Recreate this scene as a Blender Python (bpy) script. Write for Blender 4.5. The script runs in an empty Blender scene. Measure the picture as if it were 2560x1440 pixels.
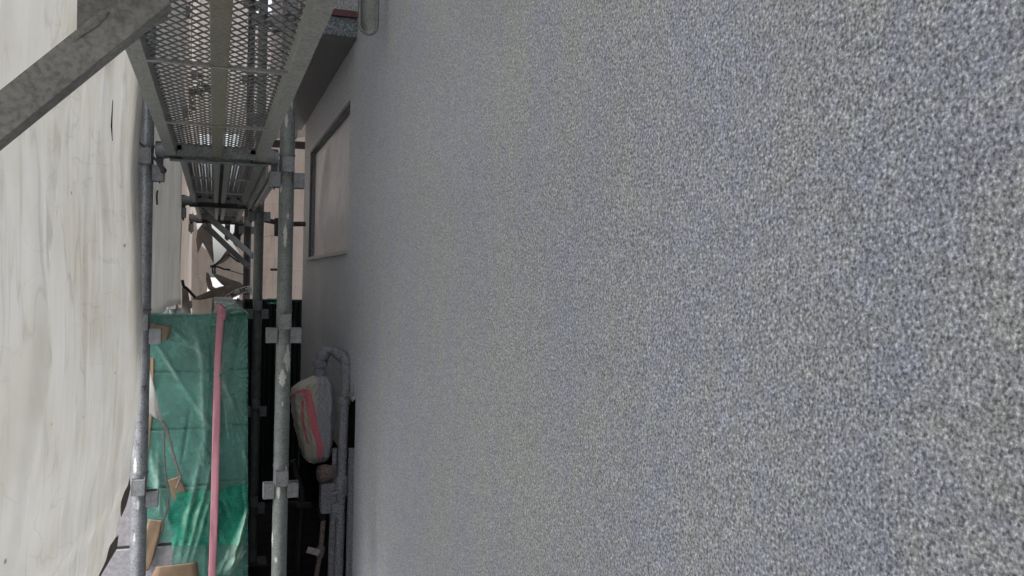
import bpy, bmesh, math, random
from mathutils import Vector, Matrix, noise
random.seed(7)
S = bpy.context.scene
COL = S.collection
rad = math.radians

# ------------------------------------------------------------------ camera
CAM_Z = 1.5
PSI, PIT, ROLL, FPX = rad(19.55), rad(0.374), rad(1.25), 2100.0
Fv = Vector((math.sin(PSI)*math.cos(PIT), math.cos(PSI)*math.cos(PIT), -math.sin(PIT)))
R0 = Vector((math.cos(PSI), -math.sin(PSI), 0))
U0 = R0.cross(Fv)
Rv = R0*math.cos(ROLL) + U0*math.sin(ROLL)
Uv = U0*math.cos(ROLL) - R0*math.sin(ROLL)
CP = Vector((0, 0, CAM_Z))
cam = bpy.data.cameras.new('camera')
cam.sensor_width = 36.0
cam.lens = 36.0*FPX/2560.0
cam.clip_start, cam.clip_end = 0.02, 3000
camo = bpy.data.objects.new('camera', cam)
COL.objects.link(camo)
camo.matrix_world = Matrix(((Rv.x, Uv.x, -Fv.x, CP.x), (Rv.y, Uv.y, -Fv.y, CP.y), (Rv.z, Uv.z, -Fv.z, CP.z), (0, 0, 0, 1)))
S.camera = camo

# ------------------------------------------------------------------ light (overcast)
SUN_EL, SUN_AZ = 52.0, 250.0          # azimuth clockwise from +Y
W = bpy.data.worlds.new('World'); S.world = W; W.use_nodes = True
nt = W.node_tree
bg = nt.nodes['Background']
sk = nt.nodes.new('ShaderNodeTexSky'); sk.sky_type = 'NISHITA'; sk.sun_disc = False
sk.sun_elevation = rad(SUN_EL); sk.sun_rotation = rad(SUN_AZ)
sk.air_density = 1.0; sk.dust_density = 4.0; sk.ozone_density = 1.0
hs = nt.nodes.new('ShaderNodeHueSaturation'); hs.inputs['Saturation'].default_value = 0.22
nt.links.new(sk.outputs[0], hs.inputs['Color']); nt.links.new(hs.outputs[0], bg.inputs['Color'])
bg.inputs['Strength'].default_value = 0.15
sl = bpy.data.lights.new('sun', 'SUN'); sl.energy = 1.3; sl.angle = rad(25); sl.color = (1, 0.985, 0.97)
so = bpy.data.objects.new('sun', sl); COL.objects.link(so)
sd = Vector((math.sin(rad(SUN_AZ))*math.cos(rad(SUN_EL)), math.cos(rad(SUN_AZ))*math.cos(rad(SUN_EL)), math.sin(rad(SUN_EL))))
so.rotation_euler = sd.to_track_quat('Z', 'Y').to_euler()
so.location = sd*20
S.view_settings.view_transform = 'Standard'; S.view_settings.look = 'None'
S.view_settings.exposure = 1.32; S.view_settings.gamma = 1.0
S.view_settings.use_curve_mapping = False
try:
    S.cycles.use_denoising = True
    S.cycles.denoiser = 'OPENIMAGEDENOISE'
    S.cycles.max_bounces = 10; S.cycles.diffuse_bounces = 6; S.cycles.transparent_max_bounces = 16
    S.cycles.caustics_reflective = False; S.cycles.caustics_refractive = False
except Exception:
    pass

# ------------------------------------------------------------------ pixel helpers (2560x1440 picture) -> points in the alley
def ray(px, py):
    return (Fv*FPX + Rv*(px-1280) + Uv*(720-py)).normalized()
def at(px, py, y):
    d = ray(px, py); return CP + d*(y/d.y)
def onX(px, py, x):
    d = ray(px, py); return CP + d*(x/d.x)

# ------------------------------------------------------------------ materials
def newmat(name):
    m = bpy.data.materials.new(name); m.use_nodes = True
    n = m.node_tree.nodes; n.clear()
    o = n.new('ShaderNodeOutputMaterial')
    return m, m.node_tree, o
def N(t, typ, **kw):
    n = t.nodes.new(typ)
    for k, v in kw.items(): setattr(n, k, v)
    return n
def coords(t, scale=(1, 1, 1), which='Object'):
    c = N(t, 'ShaderNodeTexCoord'); mp = N(t, 'ShaderNodeMapping')
    mp.inputs['Scale'].default_value = scale
    t.links.new(c.outputs[which], mp.inputs['Vector'])
    return mp.outputs[0]
def tnoise(t, vec, scale, detail=4, rough=0.55):
    n = N(t, 'ShaderNodeTexNoise'); n.inputs['Scale'].default_value = scale
    n.inputs['Detail'].default_value = detail; n.inputs['Roughness'].default_value = rough
    t.links.new(vec, n.inputs['Vector']); return n
def ramp(t, fac, stops, interp='LINEAR'):
    r = N(t, 'ShaderNodeValToRGB'); r.color_ramp.interpolation = interp
    e = r.color_ramp.elements
    while len(e) < len(stops): e.new(0.5)
    for i, (p, c) in enumerate(stops):
        e[i].position = p; e[i].color = (c[0], c[1], c[2], 1) if not isinstance(c, (int, float)) else (c, c, c, 1)
    t.links.new(fac, r.inputs[0]); return r.outputs[0]
def mix(t, fac, a, b, typ='MIX'):
    m = N(t, 'ShaderNodeMix', data_type='RGBA', blend_type=typ)
    for s, v in ((0, fac), (6, a), (7, b)):
        if hasattr(v, 'links') or hasattr(v, 'is_linked'): t.links.new(v, m.inputs[s])
        elif isinstance(v, (int, float)): m.inputs[s].default_value = v if s == 0 else (v, v, v, 1)
        else: m.inputs[s].default_value = (v[0], v[1], v[2], 1)
    return m.outputs[2]
def bump(t, h, strength=0.5, dist=0.002):
    b = N(t, 'ShaderNodeBump'); b.inputs['Strength'].default_value = strength; b.inputs['Distance'].default_value = dist
    t.links.new(h, b.inputs['Height']); return b.outputs[0]
def principled(t, out, col, rough=0.6, metal=0.0, normal=None, spec=0.4):
    p = N(t, 'ShaderNodeBsdfPrincipled')
    if hasattr(col, 'is_linked'): t.links.new(col, p.inputs['Base Color'])
    else: p.inputs['Base Color'].default_value = (*col, 1)
    if hasattr(rough, 'is_linked'): t.links.new(rough, p.inputs['Roughness'])
    else: p.inputs['Roughness'].default_value = rough
    p.inputs['Metallic'].default_value = metal
    p.inputs['Specular IOR Level'].default_value = spec
    if normal is not None: t.links.new(normal, p.inputs['Normal'])
    t.links.new(p.outputs[0], out.inputs['Surface'])
    return p

def mat_metal(name, c0, c1, rust=(0.09, 0.055, 0.035), rust_at=0.66, rough=0.5, metal=0.35, scale=30):
    m, t, o = newmat(name)
    v = coords(t)
    n1 = tnoise(t, v, scale, 6, 0.65)
    n2 = tnoise(t, v, scale*0.35, 5, 0.6)
    n3 = tnoise(t, v, scale*7, 3, 0.6)
    base = ramp(t, n1.outputs[0], [(0.3, c0), (0.7, c1)])
    base = mix(t, 0.35, base, ramp(t, n3.outputs[0], [(0.35, 0.04), (0.6, c1)]))
    rm = ramp(t, n2.outputs[0], [(rust_at, 0.0), (rust_at+0.1, 0.8)])
    col = mix(t, rm, base, rust)
    rg = ramp(t, n1.outputs[0], [(0.3, rough-0.12), (0.7, rough+0.15)])
    principled(t, o, col, rg, metal, bump(t, n3.outputs[0], 0.25, 0.001))
    return m
M = {}
M['post'] = mat_metal('worn_galvanised_green_grey', (0.12, 0.145, 0.138), (0.29, 0.315, 0.305), metal=0.3, rough=0.5)
M['galv'] = mat_metal('bright_galvanised', (0.24, 0.26, 0.29), (0.45, 0.47, 0.50), rust_at=0.8, metal=0.6, rough=0.38)
M['lpost'] = mat_metal('blue_grey_galvanised', (0.19, 0.205, 0.225), (0.44, 0.46, 0.49), rust_at=0.85, metal=0.65, rough=0.36)
M['pocket'] = mat_metal('pocket_steel', (0.14, 0.155, 0.16), (0.30, 0.31, 0.325), metal=0.4, rough=0.5)
M['plank'] = mat_metal('plank_steel', (0.24, 0.255, 0.235), (0.42, 0.435, 0.41), metal=0.2, rough=0.6)
M['plankmid'] = mat_metal('plank_steel_brownish', (0.17, 0.16, 0.115), (0.32, 0.31, 0.26), metal=0.2, rough=0.6)
M['mesh'] = mat_metal('expanded_steel', (0.12, 0.12, 0.122), (0.22, 0.22, 0.222), metal=0.3, rough=0.6)
M['brace'] = mat_metal('brace_steel', (0.19, 0.19, 0.175), (0.34, 0.33, 0.31), metal=0.15, rough=0.65, scale=22, rust=(0.11, 0.09, 0.07), rust_at=0.6)
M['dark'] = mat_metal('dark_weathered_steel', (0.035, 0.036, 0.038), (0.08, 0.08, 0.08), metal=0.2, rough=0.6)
M['wedge'] = mat_metal('wedge_steel', (0.05, 0.052, 0.05), (0.10, 0.10, 0.10), metal=0.3, rough=0.55)

def mat_wall(name, tint=(1, 1, 1), k=1.0, grain=1.0, sheen=0.0):
    m, t, o = newmat(name)
    v = coords(t)
    # stone-chip spray coat: blurred chips of several greys with dark and pale flecks
    n1 = tnoise(t, v, 275/grain, 2.2, 0.58)
    n2 = tnoise(t, coords(t, (1.3, 1.0, 0.8)), 150/grain, 2, 0.5)
    n3 = tnoise(t, v, 620/grain, 2, 0.6)
    col = ramp(t, n1.outputs[0], [(0.30, (0.07, 0.075, 0.08)), (0.395, (0.15, 0.155, 0.16)), (0.47, (0.224, 0.229, 0.234)), (0.53, (0.265, 0.272, 0.275)), (0.60, (0.335, 0.342, 0.342)), (0.70, (0.52, 0.53, 0.52))])
    col = mix(t, 0.8, col, ramp(t, n3.outputs[0], [(0.28, 0.66), (0.5, 1.0), (0.72, 1.32)]), 'MULTIPLY')
    col = mix(t, 0.45, col, ramp(t, n2.outputs['Color'], [(0.3, (0.84, 0.86, 0.90)), (0.5, (1, 1, 1)), (0.7, (1.12, 1.12, 1.08))]), 'MULTIPLY')
    fl = N(t, 'ShaderNodeTexVoronoi'); fl.inputs['Scale'].default_value = 165/grain
    t.links.new(v, fl.inputs['Vector'])
    fs_ = N(t, 'ShaderNodeSeparateColor'); t.links.new(fl.outputs['Color'], fs_.inputs[0])
    near = ramp(t, fl.outputs['Distance'], [(0.14, 1.0), (0.34, 0.0)])
    dk_ = mix(t, 1.0, near, ramp(t, fs_.outputs[0], [(0.66, 0.0), (0.72, 0.95)]), 'MULTIPLY')
    lt_ = mix(t, 1.0, near, ramp(t, fs_.outputs[1], [(0.90, 0.0), (0.93, 0.7)]), 'MULTIPLY')
    col = mix(t, dk_, col, (0.075, 0.08, 0.088)); col = mix(t, lt_, col, (0.55, 0.55, 0.53))
    md_ = tnoise(t, v, 22, 3, 0.55)
    col = mix(t, 0.8, col, ramp(t, md_.outputs[0], [(0.34, (0.96, 0.97, 1.035)), (0.5, (1, 1, 1)), (0.66, (1.02, 1.03, 0.965))]), 'MULTIPLY')
    big = tnoise(t, coords(t, (1, 1.2, 0.4)), 5.0, 3, 0.5)
    col = mix(t, 0.8, col, ramp(t, big.outputs[0], [(0.35, (0.955, 0.965, 1.05)), (0.5, (1, 1, 1)), (0.65, (1.03, 1.03, 0.965))]), 'MULTIPLY')
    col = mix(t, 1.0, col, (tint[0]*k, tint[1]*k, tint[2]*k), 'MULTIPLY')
    hb = mix(t, 0.5, n1.outputs[0], n2.outputs[0])
    pb_ = principled(t, o, col, 0.62, 0.0, bump(t, hb, 1.0, 0.006), spec=0.4)
    pb_.inputs['Diffuse Roughness'].default_value = 1.0
    pb_.inputs['Sheen Weight'].default_value = sheen; pb_.inputs['Sheen Roughness'].default_value = 0.5
    pb_.inputs['Sheen Tint'].default_value = (0.93, 0.95, 1.0, 1)
    return m
M['wall'] = mat_wall('stone_chip_coat', (0.975, 0.99, 1.065), 1.92, 1.0, 0.2)
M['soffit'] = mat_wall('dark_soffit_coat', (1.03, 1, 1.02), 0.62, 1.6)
M['fascia'] = mat_wall('blue_grey_fascia_coat', (0.88, 0.96, 1.1), 1.1, 1.8)
M['upper'] = mat_wall('lavender_upper_coat', (1, 1, 1.09), 2.0, 1.2)

def mat_simple(name, col, rough=0.7, var=0.25, scale=20, metal=0.0, b=0.2, spec=0.3):
    m, t, o = newmat(name)
    v = coords(t); n = tnoise(t, v, scale, 5, 0.6)
    c = ramp(t, n.outputs[0], [(0.3, tuple(x*(1-var) for x in col)), (0.7, tuple(x*(1+var) for x in col))])
    principled(t, o, c, rough, metal, bump(t, n.outputs[0], b, 0.003), spec)
    return m
def mat_sheet(name, col, trans=0.45, streak=0.25, spots=True, weave=True, dirt=None):
    m, t, o = newmat(name)
    v = coords(t)
    vs = coords(t, (9, 9, 0.9))
    st = tnoise(t, vs, 3.2, 6, 0.65)
    cl = tnoise(t, v, 5.0, 5, 0.6)
    c = ramp(t, st.outputs[0], [(0.32, tuple(x*(1-streak) for x in col)), (0.52, col), (0.75, tuple(min(0.9, x*(1+streak*0.3)) for x in col))])
    if dirt:     # grimy upright wrinkles on the part of the sheet next to the post
        ds = tnoise(t, coords(t, (9, 16, 1.1)), 3.4, 6, 0.65)
        sy = N(t, 'ShaderNodeSeparateXYZ'); t.links.new(v, sy.inputs[0])
        dm = N(t, 'ShaderNodeMapRange'); dm.inputs[1].default_value = dirt[0]; dm.inputs[2].default_value = dirt[1]
        t.links.new(sy.outputs[1], dm.inputs[0])
        c = mix(t, mix(t, 1.0, dm.outputs[0], ramp(t, ds.outputs[0], [(0.38, 0.24), (0.58, 0.0)]), 'MULTIPLY'), c, (0.50, 0.47, 0.42))
    c = mix(t, 0.6, c, ramp(t, cl.outputs[0], [(0.3, (0.90, 0.88, 0.83)), (0.55, (1, 1, 1))]), 'MULTIPLY')
    if spots:
        vo = N(t, 'ShaderNodeTexVoronoi'); vo.inputs['Scale'].default_value = 9.0
        vo.inputs['Randomness'].default_value = 1.0
        t.links.new(v, vo.inputs['Vector'])
        sp = ramp(t, vo.outputs['Distance'], [(0.028, 1.0), (0.05, 0.0)])
        c = mix(t, mix(t, 1.0, sp, 0.7, 'MULTIPLY'), c, (0.22, 0.20, 0.18))
    # fine dark lines in the colour as crease shade, upright and slanting, only in patches
    for (scl, rot, pw, am) in (((7, 7, 0.9), 0, 0.017, 0.22), ((5, 5, 1.2), 0.32, 0.012, 0.20), ((2.5, 2.5, 6), 0.2, 0.010, 0.16)):
        cc = N(t, 'ShaderNodeTexCoord'); mp = N(t, 'ShaderNodeMapping'); mp.inputs['Rotation'].default_value = (rot, 0, 0)
        mp.inputs['Scale'].default_value = scl; t.links.new(cc.outputs['Object'], mp.inputs[0])
        cn = tnoise(t, mp.outputs[0], 1.3, 3, 0.5)
        sb = N(t, 'ShaderNodeMath', operation='SUBTRACT'); sb.inputs[1].default_value = 0.5; t.links.new(cn.outputs[0], sb.inputs[0])
        ab = N(t, 'ShaderNodeMath', operation='ABSOLUTE'); t.links.new(sb.outputs[0], ab.inputs[0])
        ln = ramp(t, ab.outputs[0], [(0.0, 1.0), (pw, 0.0)])
        pm = tnoise(t, v, 2.4+rot*3, 2, 0.5)
        ln = mix(t, 1.0, ln, ramp(t, pm.outputs[0], [(0.46, 0.0), (0.62, am)]), 'MULTIPLY')
        c = mix(t, ln, c, tuple(x*0.35 for x in col))
    fib = tnoise(t, coords(t, (70, 70, 500)), 1.0, 2, 0.5)
    dn = mix(t, 0.25, st.outputs[0], fib.outputs[0]) if weave else st.outputs[0]
    nb = bump(t, dn, 0.35, 0.006)
    d = N(t, 'ShaderNodeBsdfDiffuse'); tr = N(t, 'ShaderNodeBsdfTranslucent')
    t.links.new(c, d.inputs[0]); t.links.new(c, tr.inputs[0]); t.links.new(nb, d.inputs['Normal'])
    mx = N(t, 'ShaderNodeMixShader'); mx.inputs[0].default_value = trans
    t.links.new(d.outputs[0], mx.inputs[1]); t.links.new(tr.outputs[0], mx.inputs[2])
    t.links.new(mx.outputs[0], o.inputs['Surface'])
    return m
M['sheet'] = mat_sheet('white_scaffold_sheet', (0.77, 0.766, 0.748), 0.5, 0.02, dirt=(1.75, 2.05))
M['sheet_hi'] = mat_sheet('pale_high_sheet', (0.85, 0.83, 0.80), 0.62, 0.05)
M['sheet2'] = mat_sheet('greyish_white_scaffold_sheet', (0.62, 0.62, 0.61), 0.40, 0.13)
M['sheet_far'] = mat_sheet('pinkish_cream_sheet', (0.80, 0.75, 0.71), 0.34, 0.10)
M['pipe'] = mat_simple('oversprayed_pipe', (0.27, 0.275, 0.31), 0.8, 0.55, 130, b=1.0)
M['beige'] = mat_sheet('beige_stained_sheet', (0.74, 0.665, 0.615), 0.4, 0.10)
M['hem'] = mat_simple('shaded_fold_fabric', (0.17, 0.15, 0.135), 0.9, 0.2)  # shadowed, layered sheet folds given a darker opaque colour
M['band'] = mat_simple('printed_hem_band', (0.62, 0.63, 0.60), 0.8, 0.15)
M['ink'] = mat_simple('black_print', (0.03, 0.03, 0.03), 0.8, 0.1)
M['cord'] = mat_simple('dark_cord', (0.035, 0.03, 0.028), 0.9, 0.3, 200)
M['cordg'] = mat_simple('greyish_cord', (0.20, 0.17, 0.16), 0.9, 0.3, 200)
M['block'] = mat_simple('concrete_block', (0.32, 0.31, 0.33), 0.85, 0.22, 60)
M['mortar'] = mat_simple('dark_mortar', (0.13, 0.13, 0.135), 0.9, 0.2, 60)
M['tapeb'] = mat_simple('brown_paper_tape', (0.235, 0.165, 0.11), 0.65, 0.12, 30)
M['tapep'] = mat_simple('pink_masking_tape', (0.52, 0.235, 0.285), 0.6, 0.08, 25)
M['tapep2'] = mat_simple('speckled_pink_tape', (0.72, 0.22, 0.25), 0.7, 0.35, 260)
M['red'] = mat_simple('dull_red_trim', (0.17, 0.075, 0.085), 0.7, 0.25, 60)
M['fence'] = mat_simple('shade_dark_green_metal', (0.011, 0.022, 0.019), 0.5, 0.25, 12)  # base colour set dark to carry the shade at the passage end
M['ground'] = mat_simple('shade_dark_soil', (0.03, 0.029, 0.028), 0.95, 0.4, 14, b=0.6, spec=0.03)  # deep shade of the gap put into the soil colour
M['frame'] = mat_simple('dark_window_frame', (0.12, 0.12, 0.135), 0.5, 0.15)
M['flash'] = mat_simple('pale_flashing', (0.36, 0.36, 0.38), 0.5, 0.15, 60)
M['roomd'] = mat_simple('recess_shade_concrete', (0.026, 0.027, 0.032), 0.95, 0.3, 20, spec=0.05)  # shade inside the recess put into a dark base colour
M['tag'] = mat_simple('pale_tag', (0.42, 0.40, 0.38), 0.8, 0.25, 150)
M['rust'] = mat_simple('rusty_pipe', (0.20, 0.16, 0.15), 0.8, 0.45, 90)
M['leaf'] = mat_simple('green_leaf', (0.06, 0.12, 0.03), 0.6, 0.3, 40)
M['stem'] = mat_simple('leaf_stem', (0.07, 0.06, 0.035), 0.8, 0.3, 40)
M['paint'] = mat_simple('white_paint_splash', (0.52, 0.53, 0.50), 0.7, 0.22, 200)
M['cream'] = mat_simple('cream_roll_fabric', (0.55, 0.50, 0.43), 0.85, 0.15, 25)
M['tie'] = mat_simple('brown_rusty_steel', (0.055, 0.045, 0.04), 0.7, 0.35, 60)

def mat_glass():
    m, t, o = newmat('window_glass')
    principled(t, o, (0.02, 0.022, 0.025), 0.05, 0, None, 0.5); return m
M['glass'] = mat_glass()
def mat_film(name, col, tcol, a, rough=0.22, stress=True):
    m, t, o = newmat(name)
    v = coords(t)
    n = tnoise(t, v, 9, 5, 0.6)
    n2 = tnoise(t, v, 45, 4, 0.6)
    vr = 1.0 if stress else 0.3
    c = ramp(t, n.outputs[0], [(0.3, tuple(x*(1-0.28*vr) for x in col)), (0.7, tuple(min(1, x*(1+0.3*vr)) for x in col))])
    if stress:   # stretched plastic turns milky along its creases
        sa = N(t, 'ShaderNodeAttribute'); sa.attribute_name = 'stress'
        c = mix(t, mix(t, 1.0, sa.outputs['Color'], 0.75, 'MULTIPLY'), c, (0.50, 0.72, 0.62))
    p = N(t, 'ShaderNodeBsdfPrincipled'); t.links.new(c, p.inputs['Base Color']); p.inputs['Roughness'].default_value = rough
    t.links.new(bump(t, n2.outputs[0], 0.25, 0.003), p.inputs['Normal'])
    tr = N(t, 'ShaderNodeBsdfTransparent'); tr.inputs[0].default_value = (*tcol, 1)
    mx = N(t, 'ShaderNodeMixShader')
    f = ramp(t, n2.outputs[0], [(0.3, max(0, a-0.15*vr)), (0.7, min(1, a+0.15*vr))])
    t.links.new(f, mx.inputs[0]); t.links.new(p.outputs[0], mx.inputs[1]); t.links.new(tr.outputs[0], mx.inputs[2])
    t.links.new(mx.outputs[0], o.inputs['Surface']); return m
M['film'] = mat_film('green_masking_film', (0.115, 0.315, 0.255), (0.62, 0.93, 0.84), 0.5)
M['film2'] = mat_film('emerald_masking_film', (0.025, 0.28, 0.195), (0.32, 0.88, 0.7), 0.42)
M['wfilm'] = mat_film('clear_dusty_film', (0.62, 0.61, 0.64), (0.9, 0.88, 0.9), 0.15, 0.4, False)
def mat_bag():
    m, t, o = newmat('oversprayed_plastic_bag')
    v = coords(t)
    sx = N(t, 'ShaderNodeSeparateXYZ'); t.links.new(v, sx.inputs[0])
    n = tnoise(t, v, 14, 4); n2 = tnoise(t, v, 300, 3, 0.7)
    ad = N(t, 'ShaderNodeMath', operation='MULTIPLY_ADD'); ad.inputs[1].default_value = 0.05
    t.links.new(n.outputs[0], ad.inputs[0]); t.links.new(sx.outputs[0], ad.inputs[2])
    f = ramp(t, ad.outputs[0], [(0.020, 0.0), (0.045, 1.0)])
    c = mix(t, f, (0.58, 0.56, 0.47), (0.40, 0.405, 0.455))
    c = mix(t, 0.8, c, ramp(t, n2.outputs[0], [(0.36, 0.45), (0.5, 1.0), (0.7, 1.25)]), 'MULTIPLY')
    principled(t, o, c, 0.38, 0, bump(t, n2.outputs[0], 0.4, 0.0015)); return m
M['bag'] = mat_bag()

# ------------------------------------------------------------------ mesh builder and object helpers
class MB:
    def __init__(s): s.v = []; s.f = []
    def add(s, vs, fs):
        b = len(s.v); s.v += [tuple(x) for x in vs]; s.f += [tuple(i+b for i in f) for f in fs]; return s
    def box(s, x0, x1, y0, y1, z0, z1):
        vs = [(x, y, z) for z in (z0, z1) for y in (y0, y1) for x in (x0, x1)]
        return s.add(vs, [(0, 2, 3, 1), (4, 5, 7, 6), (0, 1, 5, 4), (2, 6, 7, 3), (0, 4, 6, 2), (1, 3, 7, 5)])
    def bar(s, a, b, w, h, up=Vector((0, 0, 1))):
        a = Vector(a); b = Vector(b); d = (b-a).normalized()
        sd_ = d.cross(up)
        if sd_.length < 1e-4: sd_ = d.cross(Vector((1, 0, 0)))
        sd_.normalize(); u = sd_.cross(d)
        vs = []
        for p in (a, b):
            for i, j in ((-1, -1), (1, -1), (1, 1), (-1, 1)): vs.append(p + sd_*(i*w/2) + u*(j*h/2))
        return s.add(vs, [(3, 2, 1, 0), (4, 5, 6, 7), (0, 1, 5, 4), (1, 2, 6, 5), (2, 3, 7, 6), (3, 0, 4, 7)])
    def tube(s, pts, r, seg=14, cap=True):
        pts = [Vector(p) for p in pts]; n = len(pts)
        rs = r if isinstance(r, (list, tuple)) else [r]*n
        vs = []; prev = None
        for i, p in enumerate(pts):
            d = (pts[min(i+1, n-1)] - pts[max(i-1, 0)]).normalized()
            if prev is None:
                u = d.cross(Vector((0, 0, 1)))
                if u.length < 1e-3: u = d.cross(Vector((0, 1, 0)))
            else: u = prev - d*prev.dot(d)
            u.normalize(); w = d.cross(u); prev = u
            for k in range(seg):
                a = 2*math.pi*k/seg
                vs.append(p + (u*math.cos(a) + w*math.sin(a))*rs[i])
        fs = []
        for i in range(n-1):
            for k in range(seg):
                k2 = (k+1) % seg
                fs.append((i*seg+k, i*seg+k2, (i+1)*seg+k2, (i+1)*seg+k))
        if cap: fs += [tuple(range(seg-1, -1, -1)), tuple((n-1)*seg+k for k in range(seg))]
        return s.add(vs, fs)
    def grid(s, nu, nv, fn, skip=None):
        vs = [fn(i/(nu-1), j/(nv-1)) for j in range(nv) for i in range(nu)]
        fs = []
        for j in range(nv-1):
            for i in range(nu-1):
                if skip and skip((i+0.5)/(nu-1), (j+0.5)/(nv-1)): continue
                fs.append((j*nu+i, j*nu+i+1, (j+1)*nu+i+1, (j+1)*nu+i))
        return s.add(vs, fs)
    def build(s, name, mat, parent=None, smooth=False, origin=None, solid=0.0, bevel=0.0):
        me = bpy.data.meshes.new(name)
        og = Vector(origin) if origin is not None else Vector((0, 0, 0))
        me.from_pydata([(v[0]-og.x, v[1]-og.y, v[2]-og.z) for v in s.v], [], s.f)
        me.update()
        if smooth:
            for p in me.polygons: p.use_smooth = True
        if mat: me.materials.append(mat)
        o = bpy.data.objects.new(name, me); COL.objects.link(o)
        o.location = og
        if parent is not None:
            o.parent = parent
            o.location = og - Vector(parent.location) if origin is not None else -Vector(parent.location)
        if solid:
            md = o.modifiers.new('thickness', 'SOLIDIFY'); md.thickness = solid; md.offset = 0
        if bevel:
            md = o.modifiers.new('bevel', 'BEVEL'); md.width = bevel; md.segments = 2; md.limit_method = 'ANGLE'
        if smooth and not solid:
            try: me.set_sharp_from_angle(angle=rad(40))
            except Exception: pass
        return o
def tag(o, label, cat, group=None, kind=None):
    if label: o['label'] = label
    if cat: o['category'] = cat
    if group: o['group'] = group
    if kind: o['kind'] = kind
    return o
def thing(name, label, cat, loc=(0, 0, 0), group=None):
    o = bpy.data.objects.new(name, None); COL.objects.link(o); o.location = loc
    o.empty_display_size = 0.05
    return tag(o, label, cat, group)
def nz(x, y, z=0.0): return noise.noise(Vector((x, y, z)))

# ------------------------------------------------------------------ setting: ground
g = MB()
g.grid(41, 61, lambda u, v: Vector((-1.0+u*2.2, -2+v*10, 0.012*nz(u*9, v*40))))
tag(g.build('ground', M['ground'], smooth=True), 'earth coloured dark for shade along the narrow side yard', None, kind='structure')
cp = MB(); cp.grid(30, 60, lambda u, v: Vector((-0.9+u*1.449, -3+v*5.4, 0.022+0.004*nz(u*5, v*20))))  # unseen pale slab added to bounce light up the lower wall
tag(cp.build('path', mat_simple('pale_bounce_concrete', (0.40, 0.39, 0.385), 0.9, 0.12, 12)), 'added unseen pale concrete path between scaffold and house', None, kind='structure')
gg = MB(); gg.box(-900, 900, -900, 900, -0.3, -0.02)
tag(gg.build('terrain', mat_simple('pale_gravel_yard', (0.34, 0.33, 0.32), 0.9, 0.2, 3)), 'pale open yard beyond the scaffold', None, kind='structure')

# ------------------------------------------------------------------ house on the right
WX = 0.55
yc = onX(889, 995, WX)          # near edge of the pipe recess
yR, zR = yc.y, yc.z
yR2 = onX(866, 1200, WX).y
zB = onX(815, 1075, WX).z
END = onX(765, 645, WX).y*1.015 # far corner of the wall
END = max(END, onX(760, 500, WX).y)
w_nt, w_nb = onX(877, 245, WX), onX(867, 630, WX)
w_fb, w_ft = onX(769, 645, WX), onX(781, 375, WX)
wy0, wy1 = (w_nt.y+w_nb.y)/2, (w_fb.y+w_ft.y)/2
wz0, wz1 = (w_nb.z+w_fb.z)/2, (w_nt.z+w_ft.z)/2
TOPZ, BACK = 6.4, 3.2
house = thing('house', 'grey house wall sprayed with speckled stone-chip coating on the right', 'house', (WX, 2.0, 0))
m = MB()
ys = sorted([-3.0, yR, yR2, wy0, wy1, END])
zs = [0.0, zB, zR, wz0, wz1, TOPZ]
def hole(ya, za): return (ya > wy0 and ya < wy1 and za > wz0 and za < wz1) or (ya > yR and ya < yR2 and za < zR) or (ya > yR2 and za < zB)
for i in range(5):
    for j in range(5):
        ya, yb, za, zb = ys[i], ys[i+1], zs[j], zs[j+1]
        if hole((ya+yb)/2, (za+zb)/2): continue
        m.add([(WX, ya, za), (WX, yb, za), (WX, yb, zb), (WX, ya, zb)], [(3, 2, 1, 0)])
RV, RD = 0.075, 0.30
# window reveals
a, b, c, d = (wy0, wz0), (wy1, wz0), (wy1, wz1), (wy0, wz1)
for p, q in ((a, b), (b, c), (c, d), (d, a)):
    m.add([(WX, *p), (WX, *q), (WX+RV, *q), (WX+RV, *p)], [(0, 1, 2, 3)])
# body: near end, far end, back, top
m.add([(WX, END, 0), (BACK, END, 0), (BACK, END, TOPZ), (WX, END, TOPZ)], [(0, 1, 2, 3)])
m.add([(WX, -3, 0), (BACK, -3, 0), (BACK, -3, TOPZ), (WX, -3, TOPZ)], [(3, 2, 1, 0)])
m.add([(BACK, -3, 0), (BACK, END, 0), (BACK, END, TOPZ), (BACK, -3, TOPZ)], [(0, 1, 2, 3)])
m.add([(WX, -3, TOPZ), (BACK, -3, TOPZ), (BACK, END, TOPZ), (WX, END, TOPZ)], [(0, 1, 2, 3)])
# side of the recess
m.add([(WX, yR, 0), (WX+RD, yR, 0), (WX+RD, yR, zR), (WX, yR, zR)], [(0, 1, 2, 3)])
m.build('wall', M['wall'], house)
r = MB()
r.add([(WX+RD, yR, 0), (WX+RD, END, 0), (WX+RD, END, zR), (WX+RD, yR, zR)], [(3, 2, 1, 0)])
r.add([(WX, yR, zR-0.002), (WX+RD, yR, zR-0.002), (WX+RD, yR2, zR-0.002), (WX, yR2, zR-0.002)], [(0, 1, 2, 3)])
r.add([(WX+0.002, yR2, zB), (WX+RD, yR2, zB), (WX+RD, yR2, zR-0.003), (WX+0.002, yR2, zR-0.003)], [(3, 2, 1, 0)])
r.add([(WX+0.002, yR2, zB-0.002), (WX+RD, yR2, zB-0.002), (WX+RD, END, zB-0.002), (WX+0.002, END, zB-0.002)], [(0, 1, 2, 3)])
r.add([(WX+0.002, END-0.004, 0), (WX+RD, END-0.004, 0), (WX+RD, END-0.004, zB), (WX+0.002, END-0.004, zB)], [(0, 1, 2, 3)])  # dark end panel over the pale wall, standing in for shade
r.build('foundation_recess', M['roomd'], house)
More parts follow.
